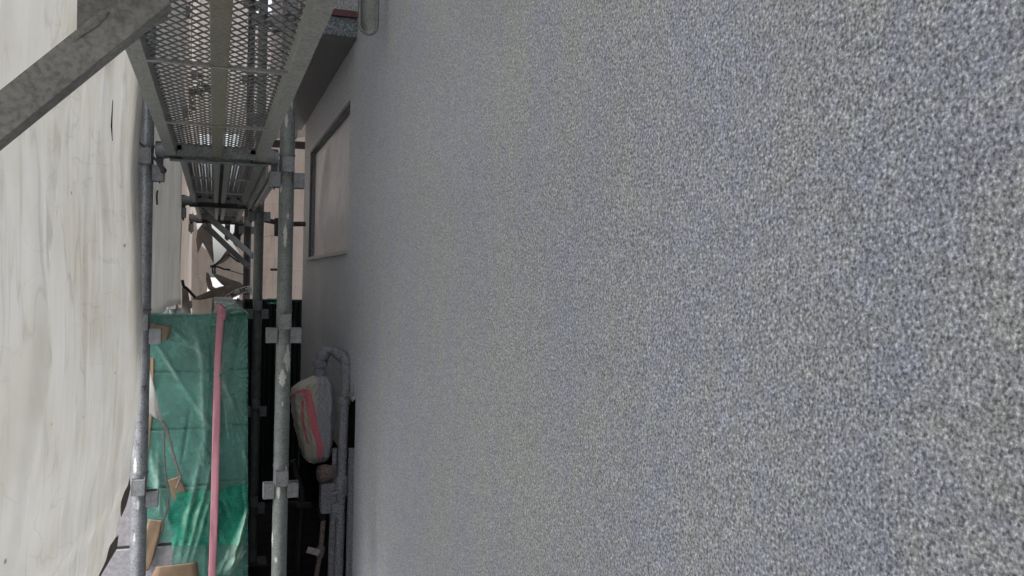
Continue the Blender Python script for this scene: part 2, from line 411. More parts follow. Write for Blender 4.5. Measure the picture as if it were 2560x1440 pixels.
fl = MB(); fl.box(WX-0.012, WX+0.03, yR, yR2, zR-0.006, zR+0.006); fl.box(WX-0.012, WX-0.008, yR, yR2, zR-0.014, zR-0.006)
fl.build('drip_flashing', M['flash'], house)
ct = MB(); q0 = onX(880, 1120, WX+0.02); ct.box(WX+0.006, WX+0.034, q0.y-0.02, q0.y+0.02, 0.0, q0.z)
ct.build('corner_trim', M['wall'], house, bevel=0.004)
# window
f = MB()
fx0, fx1 = WX+RV-0.02, WX+RV+0.03
t_ = 0.035
f.box(fx0, fx1, wy0, wy1, wz0, wz0+t_); f.box(fx0, fx1, wy0, wy1, wz1-t_, wz1)
f.box(fx0, fx1, wy0, wy0+t_, wz0+t_, wz1-t_); f.box(fx0, fx1, wy1-t_, wy1, wz0+t_, wz1-t_)
win = f.build('window', M['frame'], house)
mid = wy0+(wy1-wy0)*0.52
s1 = MB(); s1.box(fx0+0.004, fx1-0.01, mid-0.02, mid+0.02, wz0+t_, wz1-t_)
o = s1.build('mullion', M['flash'], win); o.location = (0, 0, 0)
gl = MB(); gl.box(fx0+0.02, fx0+0.026, wy0+t_, wy1-t_, wz0+t_, wz1-t_)
o = gl.build('pane', M['glass'], win); o.location = (0, 0, 0)
sill = MB(); sill.box(WX-0.014, WX+0.03, wy0-0.01, wy1+0.03, wz0-0.014, wz0+0.004)
sill.build('sill', M['flash'], house, bevel=0.002)
tr = MB()   # slim dark trim round the opening
tr.box(WX-0.004, WX+0.01, wy0, wy1, wz1-0.016, wz1-0.002); tr.box(WX-0.004, WX+0.01, wy1-0.014, wy1-0.002, wz0+0.004, wz1-0.016)
tr.build('window_trim', M['frame'], house)
# dusty plastic film taped over the opening
def film_fn(u, v):
    y = wy0+0.012+(wy1-wy0-0.034)*u; z = wz0+0.010+(wz1-wz0-0.034)*v
    bul = math.sin(math.pi*u)**0.5*math.sin(math.pi*v)**0.5 if 0 < u < 1 and 0 < v < 1 else 0
    x = WX+0.028-0.024*bul*(0.5+0.5*nz(u*3, v*2, 2))
    x += 0.010*bul*abs(nz(u*9+v*1.5, v*2.0, 5)) + 0.006*bul*abs(nz(u*22+v*3, v*4, 9))
    k = 0.62+0.04*math.sin(v*5)
    x -= 0.03*math.exp(-((u-k)/0.035)**2)*bul
    return Vector((x, y, z))
wf = MB(); wf.grid(90, 50, film_fn)
o = wf.build('window_film', M['wfilm'], None, smooth=True)
tag(o, 'dusty clear plastic film taped over the house window', 'film')
# projecting bay above the window: dark soffit, speckled fascia, red trim, upper face
pb = onX(893, 96, WX); bz = pb.z; by = pb.y
bxl = 0.335
bay = MB()
bay.box(bxl, WX-0.001, by, END+0.25, bz+0.004, bz+0.082)
bay.build('bay_fascia', M['fascia'], house, bevel=0.003)
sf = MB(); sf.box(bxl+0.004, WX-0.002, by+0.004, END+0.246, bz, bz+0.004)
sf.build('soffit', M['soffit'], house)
rt = MB(); rt.box(bxl-0.02, WX-0.001, by-0.016, END+0.25, bz+0.083, bz+0.108)
rt.build('red_trim', M['red'], house)
up = MB(); up.box(bxl, WX-0.001, by, END+0.25, bz+0.1085, TOPZ)
up.build('bay_wall', M['upper'], house)

# ------------------------------------------------------------------ scaffold posts
PR = 0.0243
def pocket_mesh():
    b = MB(); r0, dp, w, h, th = PR-0.004, 0.036, 0.040, 0.050, 0.0045
    b.box(r0, r0+dp, -w/2, -w/2+th, -h/2, h/2); b.box(r0, r0+dp, w/2-th, w/2, -h/2, h/2)
    b.box(r0+dp-th, r0+dp, -w/2+th, w/2-th, -h/2, h/2)
    me = bpy.data.meshes.new('pocket')
    bm = bmesh.new()
    vs = [bm.verts.new(v) for v in b.v]
    for f_ in b.f: bm.faces.new([vs[i] for i in f_])
    bmesh.ops.bevel(bm, geom=[e for e in bm.edges], offset=0.0012, segments=1, affect='EDGES')
    bm.to_mesh(me); bm.free(); me.materials.append(M['pocket']); return me
POCK = pocket_mesh()
def post(X, Y, z0, z1, zp0, label, mat=None, name='scaffold_post', pitch=0.478, skip_left=False):
    p = thing(name, label, 'scaffold post', (X, Y, 0), 'scaffold posts')
    b = MB(); n = 24
    pts = [(X, Y, z0+(z1-z0)*i/n) for i in range(n+1)]
    b.tube(pts, PR, 20)
    b.build('tube', mat or M['post'], p, smooth=True)
    bp = MB(); bp.box(X-0.07, X+0.07, Y-0.07, Y+0.07, z0, z0+0.006)
    bp.build('base_plate', M['dark'], p)
    k = -8
    while True:
        z = zp0+k*pitch
        if z > z1-0.05: break
        if z > z0+0.1:
            for rz, dz in ((0, 0), (180, 0), (-90, 0.047), (90, 0.047)):
                if skip_left and rz == 180: continue
                o = bpy.data.objects.new('pocket', POCK); COL.objects.link(o); o.parent = p
                o.location = (0, 0, z+dz); o.rotation_euler = (0, 0, rad(rz))
            cm = MB(); cm.tube([(X, Y, z+0.080), (X, Y, z+0.086)], PR+0.002, 18)
            cm.build('weld_ring', M['pocket'], p)
        k += 1
    return p
Y1 = 2.87
pr1 = at(713, 838, Y1); pr1b = at(699, 1224, Y1)
PITCH = pr1.z-pr1b.z
X1 = (at(712, 690, Y1)).x
XL = at(358, 690, Y1).x
Y2 = 4.60
X2 = at(645, 690, Y2).x
XL2 = -0.195
Y3 = 6.0
X3 = at(617, 690, Y3).x
p1 = post(X1, Y1, 0.0, 4.3, pr1.z, 'paint splashed grey green scaffold post nearest the house wall', pitch=PITCH)
p2 = post(X2, Y2, 0.0, 4.3, at(643, 785, Y2).z, 'slimmer looking grey scaffold post standing just behind the nearest right one', pitch=PITCH)
pl1 = post(XL, Y1, 0.0, 4.3, at(352, 840, Y1).z, 'scaffold post at the edge of the white sheet beside the green film', M['lpost'], pitch=PITCH, skip_left=True)
pl2 = post(XL2, Y2, 0.0, 4.3, at(352, 840, Y1).z, 'left scaffold post seen up through the mesh of the nearest plank', pitch=PITCH)
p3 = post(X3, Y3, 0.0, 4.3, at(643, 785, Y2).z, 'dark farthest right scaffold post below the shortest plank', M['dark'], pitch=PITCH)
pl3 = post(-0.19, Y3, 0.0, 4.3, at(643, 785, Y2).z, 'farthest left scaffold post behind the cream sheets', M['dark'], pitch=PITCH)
# white paint splashes on the nearest post
def splash(px, py, hpx, wpx, seed, post_o=p1, X=X1, Y=Y1):
    c = at(px, py, Y-PR)
    h = hpx*2.75/2100/2; w = wpx*2.75/2100/2
    ca = math.asin(max(-0.98, min(0.98, (c.x-X)/PR)))
    b = MB(); n = 16; rnd = random.Random(seed)
    vs = []; fs = []
    for i in range(n+1):
        t = i/n*2-1
        ww = w*max(0.03, (1-t*t))*(0.6+0.7*rnd.random())
        off = w*0.35*nz(i*0.5, seed)
        for s in (-1, -0.33, 0.33, 1):
            a = ca+(s*ww+off)/PR
            vs.append((X+math.sin(a)*(PR+0.0008), Y-math.cos(a)*(PR+0.0008), c.z+t*h))
    for i in range(n):
        for k in range(3): fs.append((i*4+k, i*4+k+1, i*4+k+5, i*4+k+4))
    b.add(vs, fs)
    b.build('paint_splash', M['paint'], post_o, smooth=True)
for i, a_ in enumerate([(713, 590, 60, 9), (719, 895, 70, 18), (706, 945, 46, 16), (712, 1196, 40, 22), (697, 1228, 42, 9), (682, 1352, 44, 10), (706, 1010, 14, 5), (715, 1172, 22, 7), (703, 470, 22, 9), (720, 540, 18, 5), (716, 300, 40, 10), (690, 1400, 16, 8), (724, 915, 40, 6), (730, 260, 30, 5)]):
    splash(*a_, seed=i+3)
for i, a_ in enumerate([(338, 1165, 44, 9), (345, 1262, 26, 6), (336, 1345, 24, 6)]):
    splash(*a_, seed=i+40, post_o=pl1, X=XL, Y=Y1)

# ------------------------------------------------------------------ planks
def deck_mesh(x0, x1, y0, y1, z, cw=0.024, cl=0.037, th=0.0017):
    b = MB()
    nx = max(1, round((x1-x0)/cw)); ny = max(1, round((y1-y0)/cl))
    dx = (x1-x0)/nx; dy = (y1-y0)/ny
    def strand(p, q):
        # twisted strand: slanted flat section
        p = Vector(p); q = Vector(q); d = (q-p); s_ = Vector((d.y, -d.x, 0)).normalized()*th
        u = Vector((0, 0.0008, 0.0015))
        vs = []
        for e in (p, q): vs += [e-s_*0.5-u, e+s_*0.5-u, e+s_*0.5+u, e-s_*0.5+u]
        b.add(vs, [(0, 1, 5, 4), (1, 2, 6, 5), (2, 3, 7, 6), (3, 0, 4, 7)])
    for i in range(nx):
        for j in range(ny):
            xa, xm, xb = x0+i*dx, x0+(i+0.5)*dx, x0+(i+1)*dx
            ya, ym, yb = y0+j*dy, y0+(j+0.5)*dy, y0+(j+1)*dy
            strand((xm, ya, z), (xb, ym-0.002, z)); strand((xb, ym+0.002, z), (xm, yb, z))
            strand((xm, ya, z), (xa, ym-0.002, z)); strand((xa, ym+0.002, z), (xm, yb, z))
    return b
PZ = CAM_Z + 0.374
def plank(xl, xr, y0, y1, z, label, rungs, centre=None, rail=0.028, depth=0.042, cw=0.0215):
    p = thing('scaffold_plank', label, 'scaffold plank', ((xl+xr)/2, y0, z), 'perforated scaffold planks')
    for (a, b_) in ((xl, xl+rail), (xr-rail, xr)):
        b = MB()
        b.box(a, b_, y0, y1, z, z+0.003)
        wx = b_-0.003 if a == xl else a
        b.box(wx, wx+0.003, y0, y1, z+0.003, z+depth)
        ox = a if a == xl else b_-0.003
        b.box(ox, ox+0.003, y0, y1, z+0.003, z+0.018)
        b.box(min(wx, ox)+0.003, max(wx, ox), y0, y1, z+depth-0.003, z+depth)
        b.build('side_rail', M['plank'], p)
    if centre:
        b = MB(); b.box(centre[0], centre[1], y0+0.02, y1-0.01, z+0.001, z+0.030)
        b.build('centre_rail', M['plankmid'], p, bevel=0.002)
    for y in rungs:
        b = MB(); b.box(xl+rail, xr-rail, y-0.006, y+0.006, z-0.001, z+0.0008); b.box(xl+rail, xr-rail, y+0.003, y+0.006, z+0.0008, z+0.007)
        b.build('cross_bar', M['plank'], p)
    for y in (y0, y1-0.004):
        b = MB(); b.box(xl+rail, xr-rail, y, y+0.004, z+0.002, z+depth-0.004)
        b.build('end_plate', M['post'], p)
    for x in (xl+0.03, xr-0.045):
        b = MB(); b.box(x, x+0.014, y1-0.004, y1+0.03, z+0.02, z+0.04); b.box(x, x+0.014, y1+0.022, y1+0.03, z-0.004, z+0.02)
        b.build('end_hook', M['dark'], p)
    segs = [(xl+rail, centre[0]), (centre[1], xr-rail)] if centre else [(xl+rail, xr-rail)]
    db = MB()
    for (a, b_) in segs:
        d = deck_mesh(a, b_, y0+0.006, y1-0.006, z+depth-0.008, cw); db.add(d.v, d.f)
    o = db.build('expanded_metal_deck', M['mesh'], p); o['kind'] = 'stuff'
    return p
plank(-0.146, 0.150, 0.98, Y1-0.03, PZ, 'nearest scaffold plank overhead with diamond mesh and brownish centre rail', [1.60, 2.23], (-0.013, 0.018))
plank(-0.112, 0.013, Y1+0.05, Y2-0.03, PZ, 'left one of the paired mesh planks behind the first crossbar', [3.45, 4.05], None, 0.02, cw=0.02)
plank(0.027, 0.150, Y1+0.05, Y2-0.03, PZ, 'right one of the paired mesh planks behind the first crossbar', [3.45, 4.05], None, 0.02, cw=0.02)
plank(-0.105, 0.018, Y2+0.05, Y3-0.03, PZ, 'left one of the dark paired mesh planks at the far end', [5.05, 5.5], None, 0.02, cw=0.02)
plank(0.034, 0.155, Y2+0.05, Y3-0.03, PZ, 'right one of the dark paired mesh planks at the far end', [5.05, 5.5], None, 0.02, cw=0.02)

for (y0_, y1_, x_, lab) in ((Y1+0.05, Y2-0.03, 0.020, 'added dark filler closing the gap between the paired planks'), (Y2+0.05, Y3-0.03, 0.026, 'added dark filler closing the gap between the far paired planks')):
    b = MB(); b.box(x_-0.012, x_+0.012, y0_, y1_, PZ+0.030, PZ+0.034)  # dark filler added so the gap reads as shaded
    tag(b.build('dark_gap_filler', M['dark'], None), lab, 'gap filler')
# transverse ledgers carrying the planks
def ledger(xa, xb, y, z, label, mat):
    p = thing('ledger', label, 'crossbar', (xa, y, z), 'crossbars under the planks')
    b = MB()
    b.box(xa+0.07, xb-0.06, y-0.018, y+0.018, z-0.028, z-0.023)
    b.box(xa+0.07, xb-0.06, y-0.002, y+0.003, z-0.023, z+0.030)
    b.build('channel', mat, p, bevel=0.001)
    for s, x in ((1, xa+PR), (-1, xb-PR)):
        hd = MB()
        pts = [(x+s*0.004, y, z), (x+s*0.03, y, z+0.002), (x+s*0.05, y, z+0.002), (x+s*0.085, y, z)]
        hd.tube(pts, [0.021, 0.026, 0.022, 0.0215], 14)
        hd.build('head', M['pocket'], p, smooth=True)
        wd = MB(); xx = x+s*0.017
        wd.add([(xx-0.013, y-0.004, z+0.03), (xx+0.013, y-0.004, z+0.03), (xx+0.010, y-0.004, z-0.075), (xx+0.002, y-0.004, z-0.105), (xx-0.006, y-0.004, z-0.09),
                (xx-0.013, y+0.004, z+0.03), (xx+0.013, y+0.004, z+0.03), (xx+0.010, y+0.004, z-0.075), (xx+0.002, y+0.004, z-0.105), (xx-0.006, y+0.004, z-0.09)],
               [(0, 1, 2, 3, 4), (9, 8, 7, 6, 5), (0, 5, 6, 1), (1, 6, 7, 2), (2, 7, 8, 3), (3, 8, 9, 4), (4, 9, 5, 0)])
        wd.build('wedge', M['wedge'], p)
    return p
LZ = at(560, 388, Y1).z
ledger(XL, X1, Y1, LZ, 'grey steel crossbar joining the two nearest posts under the plank', M['post'])
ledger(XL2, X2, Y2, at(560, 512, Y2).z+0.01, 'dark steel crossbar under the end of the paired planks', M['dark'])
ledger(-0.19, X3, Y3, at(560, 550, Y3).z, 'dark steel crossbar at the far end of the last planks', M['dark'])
# longitudinal rail from post to post on the right
p = thing('guard_rail', 'light grey guard rail running back from the nearest right post', 'rail', (X1-0.03, Y1, LZ))
b = MB(); a0 = at(700, 415, Y1+0.02); b0 = at(640, 512, Y2-0.02)
b.tube([a0, a0.lerp(b0, 0.5), b0], 0.0215, 14); b.build('tube', M['galv'], p, smooth=True)
b = MB(); a1 = at(668, 425, Y1+0.15); b1 = at(622, 512, Y2-0.1); b.bar(a1, b1, 0.008, 0.055); b.build('toe_board_edge', M['plank'], p)
hd = MB(); hd.tube([b0+Vector((0, -0.12, 0)), b0+Vector((0, -0.06, -0.01)), b0], [0.022, 0.031, 0.027], 14); hd.build('head', M['pocket'], p, smooth=True)

# guy hook hanging from the left post
p = thing('wire_hook', 'thin dark wire with round knob hanging by the left post pocket', 'hook', at(350, 352, Y1-0.04))
b = MB(); q = [at(348, 356, Y1-0.05), at(368, 374, Y1-0.05), at(388, 398, Y1-0.05), at(405, 420, Y1-0.05)]
b.tube(q, [0.003, 0.003, 0.0035, 0.006], 8); b.build('wire', M['wedge'], p, smooth=True)
b = MB(); e = at(409, 426, Y1-0.05); b.tube([e+Vector((0, 0, 0.010)), e+Vector((0, 0, 0.006)), e, e-Vector((0, 0, 0.006)), e-Vector((0, 0, 0.01))], [0.002, 0.008, 0.010, 0.008, 0.002], 10)
b.build('knob', M['wedge'], p, smooth=True)

# ------------------------------------------------------------------ near knee bracket (top left)
YB = 1.05
br = thing('knee_bracket', 'flat weathered steel brace crossing the upper left corner', 'brace', at(0, 290, YB))
e0, e1 = at(-190, 440, YB), at(395, -28, YB)
dd = (e1-e0).normalized(); nn = Vector((-dd.z, 0, dd.x)); 
wd_ = 0.0395
b = MB()
def plate(c0, c1, w, y, th):
    d_ = (c1-c0).normalized(); n_ = Vector((-d_.z, 0, d_.x))
    vs = []
    for yy in (y, y+th):
        for c_, s in ((c0, -1), (c1, -1), (c1, 1), (c0, 1)): v_ = c_+n_*(s*w/2); vs.append((v_.x, yy, v_.z))
    return vs, [(0, 1, 2, 3), (7, 6, 5, 4), (0, 4, 5, 1), (1, 5, 6, 2), (2, 6, 7, 3), (3, 7, 4, 0)]
b.add(*plate(e0, e1, wd_, YB, 0.005))
lo0, lo1 = e0-nn*(wd_/2-0.0025), e1-nn*(wd_/2-0.0025)
b.add(*plate(lo0, lo1, 0.005, YB+0.0052, 0.03))
b.build('diagonal', M['brace'], br, bevel=0.0012)
b = MB(); s0, s1 = at(229, 95, YB+0.006), at(233, -190, YB+0.006)
b.add(*plate(s0, s1, 0.0395, YB+0.0375, 0.005))
b.build('strut', M['brace'], br, bevel=0.0012)
b = MB(); s0, s1 = at(292, 42, YB), at(262, -160, YB)
b.add(*plate(s0+Vector((0.026, 0, 0)), s1+Vector((0.012, 0, 0)), 0.05, YB+0.0255, 0.005))
b.build('second_strut', M['brace'], br, bevel=0.0012)
b = MB(); 
wl = [at(183, 103, YB), at(205, 80, YB), at(240, 55, YB), at(262, 33, YB), at(272, 28, YB)]
b.tube([v_+Vector((0, 0.001, 0)) for v_ in wl], [0.002, 0.005, 0.006, 0.005, 0.002], 8)
b.build('weld_bead', M['brace'], br, smooth=True)
b = MB(); b.tube([(-0.5, 1.0, PZ+0.055), (0.2, 1.0, PZ+0.055)], 0.0215, 14); b.build('bearer', M['post'], br, smooth=True)
b = MB(); b.tube([(-0.5, 1.06, 0), (-0.5, 1.06, 4.0)], PR, 14); b.build('upright', M['post'], br, smooth=True)

# rounded metal fitting at the top by the wall
YF = 2.86
p = thing('metal_fitting', 'rounded end of a grey metal fitting hanging beside the wall at the top', 'fitting', at(921, 40, YF))
c = at(921, 62, YF); sc = 2.86/2100
def ush(off, k):
    pts = []
    for i in range(6): pts.append(c+Vector((-(0.034-off), 0, 0.16-0.16*i/5)))
    for i in range(1, 12):
        a_ = math.pi*i/12; pts.append(c+Vector((-(0.034-off)*math.cos(a_), 0, -(0.036-off)*math.sin(a_)*k)))
    for i in range(6): pts.append(c+Vector(((0.034-off), 0, 0.16*i/5)))
    return pts
b = MB(); b.tube(ush(0.004, 1.0), 0.0055, 10); b.build('rim', M['pocket'], p, smooth=True)
b = MB()
def shell(u, v):
    a_ = math.pi*(u-0.5); w = math.sin(a_)
    zz = 0.16-(0.16+0.033)*v
    hw = 0.031 if zz > 0 else 0.031*math.sqrt(max(0.0, 1-(zz/0.0335)**2))
    return c+Vector((w*hw, 0.03*math.cos(a_)*(hw/0.031)+0.002, zz))
b.grid(15, 26, shell); b.build('shell', M['plank'], p, smooth=True)

# ------------------------------------------------------------------ white sheets on the left
EDGE = [(-3600, 395), (-100, 372), (100, 366), (250, 356), (350, 348), (430, 344), (500, 346), (600, 351), (800, 356), (950, 350), (1040, 343), (1100, 333), (1140, 326), (1205, 322), (1216, 314), (1250, 302), (1285, 300), (1300, 294), (1345, 288), (1355, 275), (1400, 264), (1440, 245), (1520, 205), (1700, 120)]
def edge_px(py):
    for (a, xa), (b_, xb) in zip(EDGE, EDGE[1:]):
        if a <= py <= b_: return xa+(xb-xa)*(py-a)/(b_-a)
    return EDGE[-1][1] if py > 0 else EDGE[0][1]
def S1PY(v): return -3600+3000*(v/0.2) if v < 0.2 else -600+2300*(v-0.2)/0.8
def sheet1(u, v):
    py = S1PY(v)
    e_ = at(edge_px(py), py, 2.62)
    y = 0.7+(2.62-0.7)*u
    x0 = -0.43
    t = u**0.9
    x = x0+(e_.x-x0)*t
    z = e_.z  # horizontal rows
    fold = 0.012*nz(u*5.5+0.25*nz(v*2, 1), v*1.0, 3)+0.006*nz(u*13+v*1.2, v*2.2, 7)
    fold += 0.005*(1-abs(nz(u*17+2.5*v, v*1.2, 11))*2)*max(0, nz(u*3, v*3, 5)+0.3)
    # long creases
    for (cu, k, w, a_) in ((0.50, 0.02, 0.010, 0.007), (0.66, -0.03, 0.008, -0.006), (0.72, 0.05, 0.007, 0.006), (0.80, -0.02, 0.010, -0.007), (0.57, 0.10, 0.008, 0.005), (0.87, 0.02, 0.01, 0.006)):
        fold += 1.7*a_*math.exp(-((u-cu-k*math.sin(v*7+cu*20))/w)**2)
    fold += 0.010*math.exp(-((u-0.62+0.33*(v-0.33)-0.02*math.sin(v*11))/0.012)**2)*(0.28 < v < 0.85)*math.sin(math.pi*(v-0.28)/0.57)
    fold -= 0.008*math.exp(-((u-0.50+0.22*(v-0.33)-0.02*math.sin(v*9))/0.010)**2)*(0.28 < v < 0.75)*math.sin(math.pi*(v-0.28)/0.47)
    sl_ = 1-(max(0, u-0.93)/0.07)**2*0.7
    curl = 0.0
    if py > 1190: curl = 0.012*max(0, u-0.9)/0.1
    return Vector((x+fold*sl_, y-curl, z+0.006*nz(u*9, v*20)))
b = MB(); b.grid(150, 200, sheet1)
o = b.build('scaffold_sheet', M['sheet'], None, smooth=True, solid=0.0015)
near_sheet = o
tag(o, 'large dirty white scaffold sheet filling the left edge in front of the post', 'sheet', 'white scaffold sheets')
b = MB()
def sheet0(u, v):  # unseen sheet added to cut the light from behind the camera
    y = -3.0+3.68*u; z = 0.1+5.9*v
    return Vector((-0.50+0.03*u+0.012*nz(u*14, v*2, 5), y, z))
b.grid(80, 60, sheet0)
tag(b.build('scaffold_sheet', M['sheet'], None, smooth=True, solid=0.0015), 'added white scaffold sheet behind the viewer cutting the back light', 'sheet', 'white scaffold sheets')
def side_sheet(y0, y1, x0, x1, z0f, z1, seed, amp=0.014):
    def fn(u, v):
        z0 = z0f(u); z = z0+(z1-z0)*v; y = y0+(y1-y0)*u
        x = x0+(x1-x0)*u + amp*nz(u*6, v*1.3, seed)+amp*0.5*nz(u*15+v*2, v*3, seed+3)+0.4*amp*(1-2*abs(nz(u*3+v*5, v*6, seed+9)))
        return Vector((x, y, z))
    return fn
zb2 = at(400, 786, 3.1).z
b = MB(); b.grid(90, 110, side_sheet(2.50, Y2+0.02, -0.285, -0.165, lambda u: zb2-0.02+0.01*math.sin(u*9), 6.0, 21, 0.018))
o = b.build('scaffold_sheet', M['sheet2'], None, smooth=True, solid=0.0015)
s2 = tag(o, 'whitish creased sheet hanging behind the left post above the green film', 'sheet', 'white scaffold sheets')
b = MB(); b.grid(70, 110, side_sheet(Y2+0.05, 8.0, -0.175, -0.155, lambda u: 1.05, 6.0, 33, 0.018))
o = b.build('scaffold_sheet', M['sheet_far'], None, smooth=True, solid=0.0015)
tag(o, 'pinkish cream sheet next beyond the whitish creased one', 'sheet', 'white scaffold sheets')
# loose corner of the sheet over the film, with eyelet
def poly_sheet(pts, sub=10, amp=0.01, seed=0):
    """pts = outline of (px, py, depth); filled, subdivided and wrinkled"""
    bm = bmesh.new()
    vs = [bm.verts.new(at(*q)) for q in pts]
    fc = bm.faces.new(vs)
    bmesh.ops.triangulate(bm, faces=[fc])
    for _ in range(5):
        ed = [e for e in bm.edges if e.calc_length() > 1.0/sub*0.35]
        if not ed: break
        bmesh.ops.subdivide_edges(bm, edges=ed, cuts=1, use_grid_fill=False)
        bmesh.ops.triangulate(bm, faces=bm.faces[:])
    for v_ in bm.verts:
        n_ = amp*nz(v_.co.x*9, v_.co.z*7, seed)+amp*0.6*nz(v_.co.x*25+v_.co.z*9, v_.co.z*14, seed+4)
        v_.co.y += n_*1.6; v_.co.x += n_*0.3
    b = MB(); bm.verts.index_update()
    b.add([v_.co.copy() for v_ in bm.verts], [tuple(v_.index for v_ in f_.verts) for f_ in bm.faces])
    bm.free(); return b
b = poly_sheet([(352, 1010, 2.93), (362, 930, 2.95), (370, 905, 2.93), (385, 965, 2.91), (397, 1015, 2.905), (408, 1058, 2.905), (388, 1048, 2.905), (366, 1030, 2.92)], 40, 0.004, 4)
o = b.build('sheet_corner', M['sheet'], None, smooth=True, solid=0.0012)
tag(o, 'triangular loose sheet corner with eyelet hanging over the green film', 'sheet')
b = MB(); c = at(399, 1046, 2.898); b.tube([c+Vector((0.006*math.cos(a_*0.7), -0.002, 0.006*math.sin(a_*0.7))) for a_ in range(10)], 0.0016, 6)
ey = b.build('eyelet', M['galv'], o, smooth=True); ey.location = (0, 0, 0)
for pts in ([(324, 1196, 2.66), (326, 1222, 2.68), (316, 1262, 2.68), (303, 1292, 2.66), (298, 1262, 2.64), (310, 1218, 2.64)], [(296, 1338, 2.66), (292, 1372, 2.68), (272, 1405, 2.68), (248, 1446, 2.66), (240, 1446, 2.63), (262, 1398, 2.63), (280, 1350, 2.64)]):
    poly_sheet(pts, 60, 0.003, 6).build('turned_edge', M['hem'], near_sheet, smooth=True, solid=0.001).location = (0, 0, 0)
def cord(pts, r, label, mat, name='cord', group=None):
    b = MB(); vs = [at(*q) for q in pts]
    out = []
    for i in range(len(vs)-1):
        p0, p1_, p2_, p3_ = vs[max(i-1, 0)], vs[i], vs[i+1], vs[min(i+2, len(vs)-1)]
        for k in range(5):
            t = k/5
            out.append(0.5*((2*p1_)+(p2_-p0)*t+(2*p0-5*p1_+4*p2_-p3_)*t*t+(3*p1_-p0-3*p2_+p3_)*t**3))
    out.append(vs[-1]); b.tube(out, r, 7)
    o_ = b.build(name, mat, None, smooth=True)
    return tag(o_, label, 'cord', group)
cord([(405, 1052, 2.90), (411, 1068, 2.90), (410, 1110, 2.90), (414, 1180, 2.90), (422, 1235, 2.90), (418, 1275, 2.90), (408, 1305, 2.90), (405, 1330, 2.90)], 0.0028, 'longer grey cord dangling from the loose sheet corner', M['cordg'])
cord([(405, 1050, 2.90), (416, 1070, 2.90), (426, 1105, 2.90), (436, 1145, 2.90), (447, 1182, 2.90), (452, 1192, 2.90), (445, 1210, 2.90), (440, 1222, 2.89)], 0.0040, 'shorter thicker cord from the loose sheet corner ending at brown tape', M['cordg'])
# dark slit on the near sheet and small ties
def on_sheet(px, py, dx=0.012):
    best = None; r_ = ray(px, py)
    v = 0.2+0.8*(py+600)/2300.0
    for i in range(300):
        u = i/299; q = sheet1(u, v); pr = q-CP
        k = abs((pr.x/pr.y)-(r_.x/r_.y))
        if best is None or k < best[0]: best = (k, q)
    y = best[1].y-0.004; return at(px, py, y)
for pts, lab in (([(275, 250), (273, 290), (272, 315), (274, 352)], 'dark thin tear line high on the large near white sheet'),):
    b = MB(); vs = [on_sheet(*q)+Vector((0.006, 0, 0)) for q in pts]
    b.tube(vs, [0.0008, 0.0016, 0.002, 0.0007], 6)
    tag(b.build('cord', M['cord'], None, smooth=True), lab, 'cord')
cord([(394, 476, 3.2), (392, 490, 3.2), (393, 512, 3.2)], 0.003, 'short dark cord hanging on the whitish creased sheet', M['cord'])
cord([(456, 700, 4.3), (459, 715, 4.3), (468, 722, 4.3), (478, 733, 4.3), (488, 744, 4.3)], 0.007, 'thick dark tie knotted at the edge of the whitish creased sheet', M['cord'])
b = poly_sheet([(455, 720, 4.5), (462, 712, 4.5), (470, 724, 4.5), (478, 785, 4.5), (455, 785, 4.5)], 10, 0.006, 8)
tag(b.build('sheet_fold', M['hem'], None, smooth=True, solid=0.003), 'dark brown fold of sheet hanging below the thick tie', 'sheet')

# ------------------------------------------------------------------ far torn sheets, z about 6.2-7.2
def far(pts, label, mat, seed, name='torn_sheet', amp=0.012, y=6.4):
    b = poly_sheet([(q[0], q[1], q[2] if len(q) > 2 else y) for q in pts], 12, amp, seed)
    return tag(b.build(name, mat, None, smooth=True, solid=0.003), label, 'sheet', 'torn sheets at the far end')
far([(478, 515), (486, 540), (494, 575), (500, 612), (520, 628), (534, 655), (526, 668), (518, 692), (520, 708), (515, 742), (484, 752), (470, 752), (462, 600), (465, 520)], 'pinkish grey sheet with ragged edge left of the bright gap', M['sheet_far'], 3, y=6.6)
far([(493, 576), (508, 556), (528, 556), (523, 578), (530, 600), (535, 640), (534, 660), (520, 630), (506, 606), (495, 634), (490, 600)], 'shade-dark folded sheet edge along the upper bright gap', M['hem'], 5, y=6.45)
far([(480, 752), (520, 742), (543, 738), (548, 760), (545, 800), (480, 800)], 'pinkish sheet piece just above the green film', M['sheet_far'], 9, y=6.2)
far([(478, 748), (515, 730), (545, 718), (572, 712), (600, 714), (612, 722), (560, 750), (548, 762), (540, 742), (500, 750)], 'shade-dark hem strip sweeping above the printed band', M['hem'], 11, y=6.15)
far([(516, 680), (522, 684), (524, 700), (532, 716), (544, 722), (536, 734), (520, 722), (514, 700)], 'shade-dark hem curling around the lower bright gap', M['hem'], 12, y=6.3)
far([(532, 664), (548, 652), (566, 632), (576, 628), (600, 655), (622, 668), (642, 668), (642, 740), (615, 735), (600, 712), (570, 704), (545, 690), (538, 680)], 'grey sheet stretched right of the knotted cord', M['sheet_far'], 15, y=6.5)
far([(532, 662), (545, 656), (562, 632), (570, 622), (578, 640), (560, 655), (545, 662), (536, 668)], 'shade-dark ragged hem edge right of the bright gap', M['hem'], 16, y=6.45)
far([(528, 680), (550, 690), (575, 698), (600, 706), (622, 724), (612, 732), (580, 724), (556, 712), (540, 696)], 'shade-dark drooping hem strip under the grey stretched sheet', M['hem'], 17, y=6.4)
far([(585, 580), (605, 560), (642, 548), (642, 672), (626, 668), (604, 640), (586, 612)], 'small grey sheet behind the crossing braces', M['sheet_far'], 19, y=6.7)
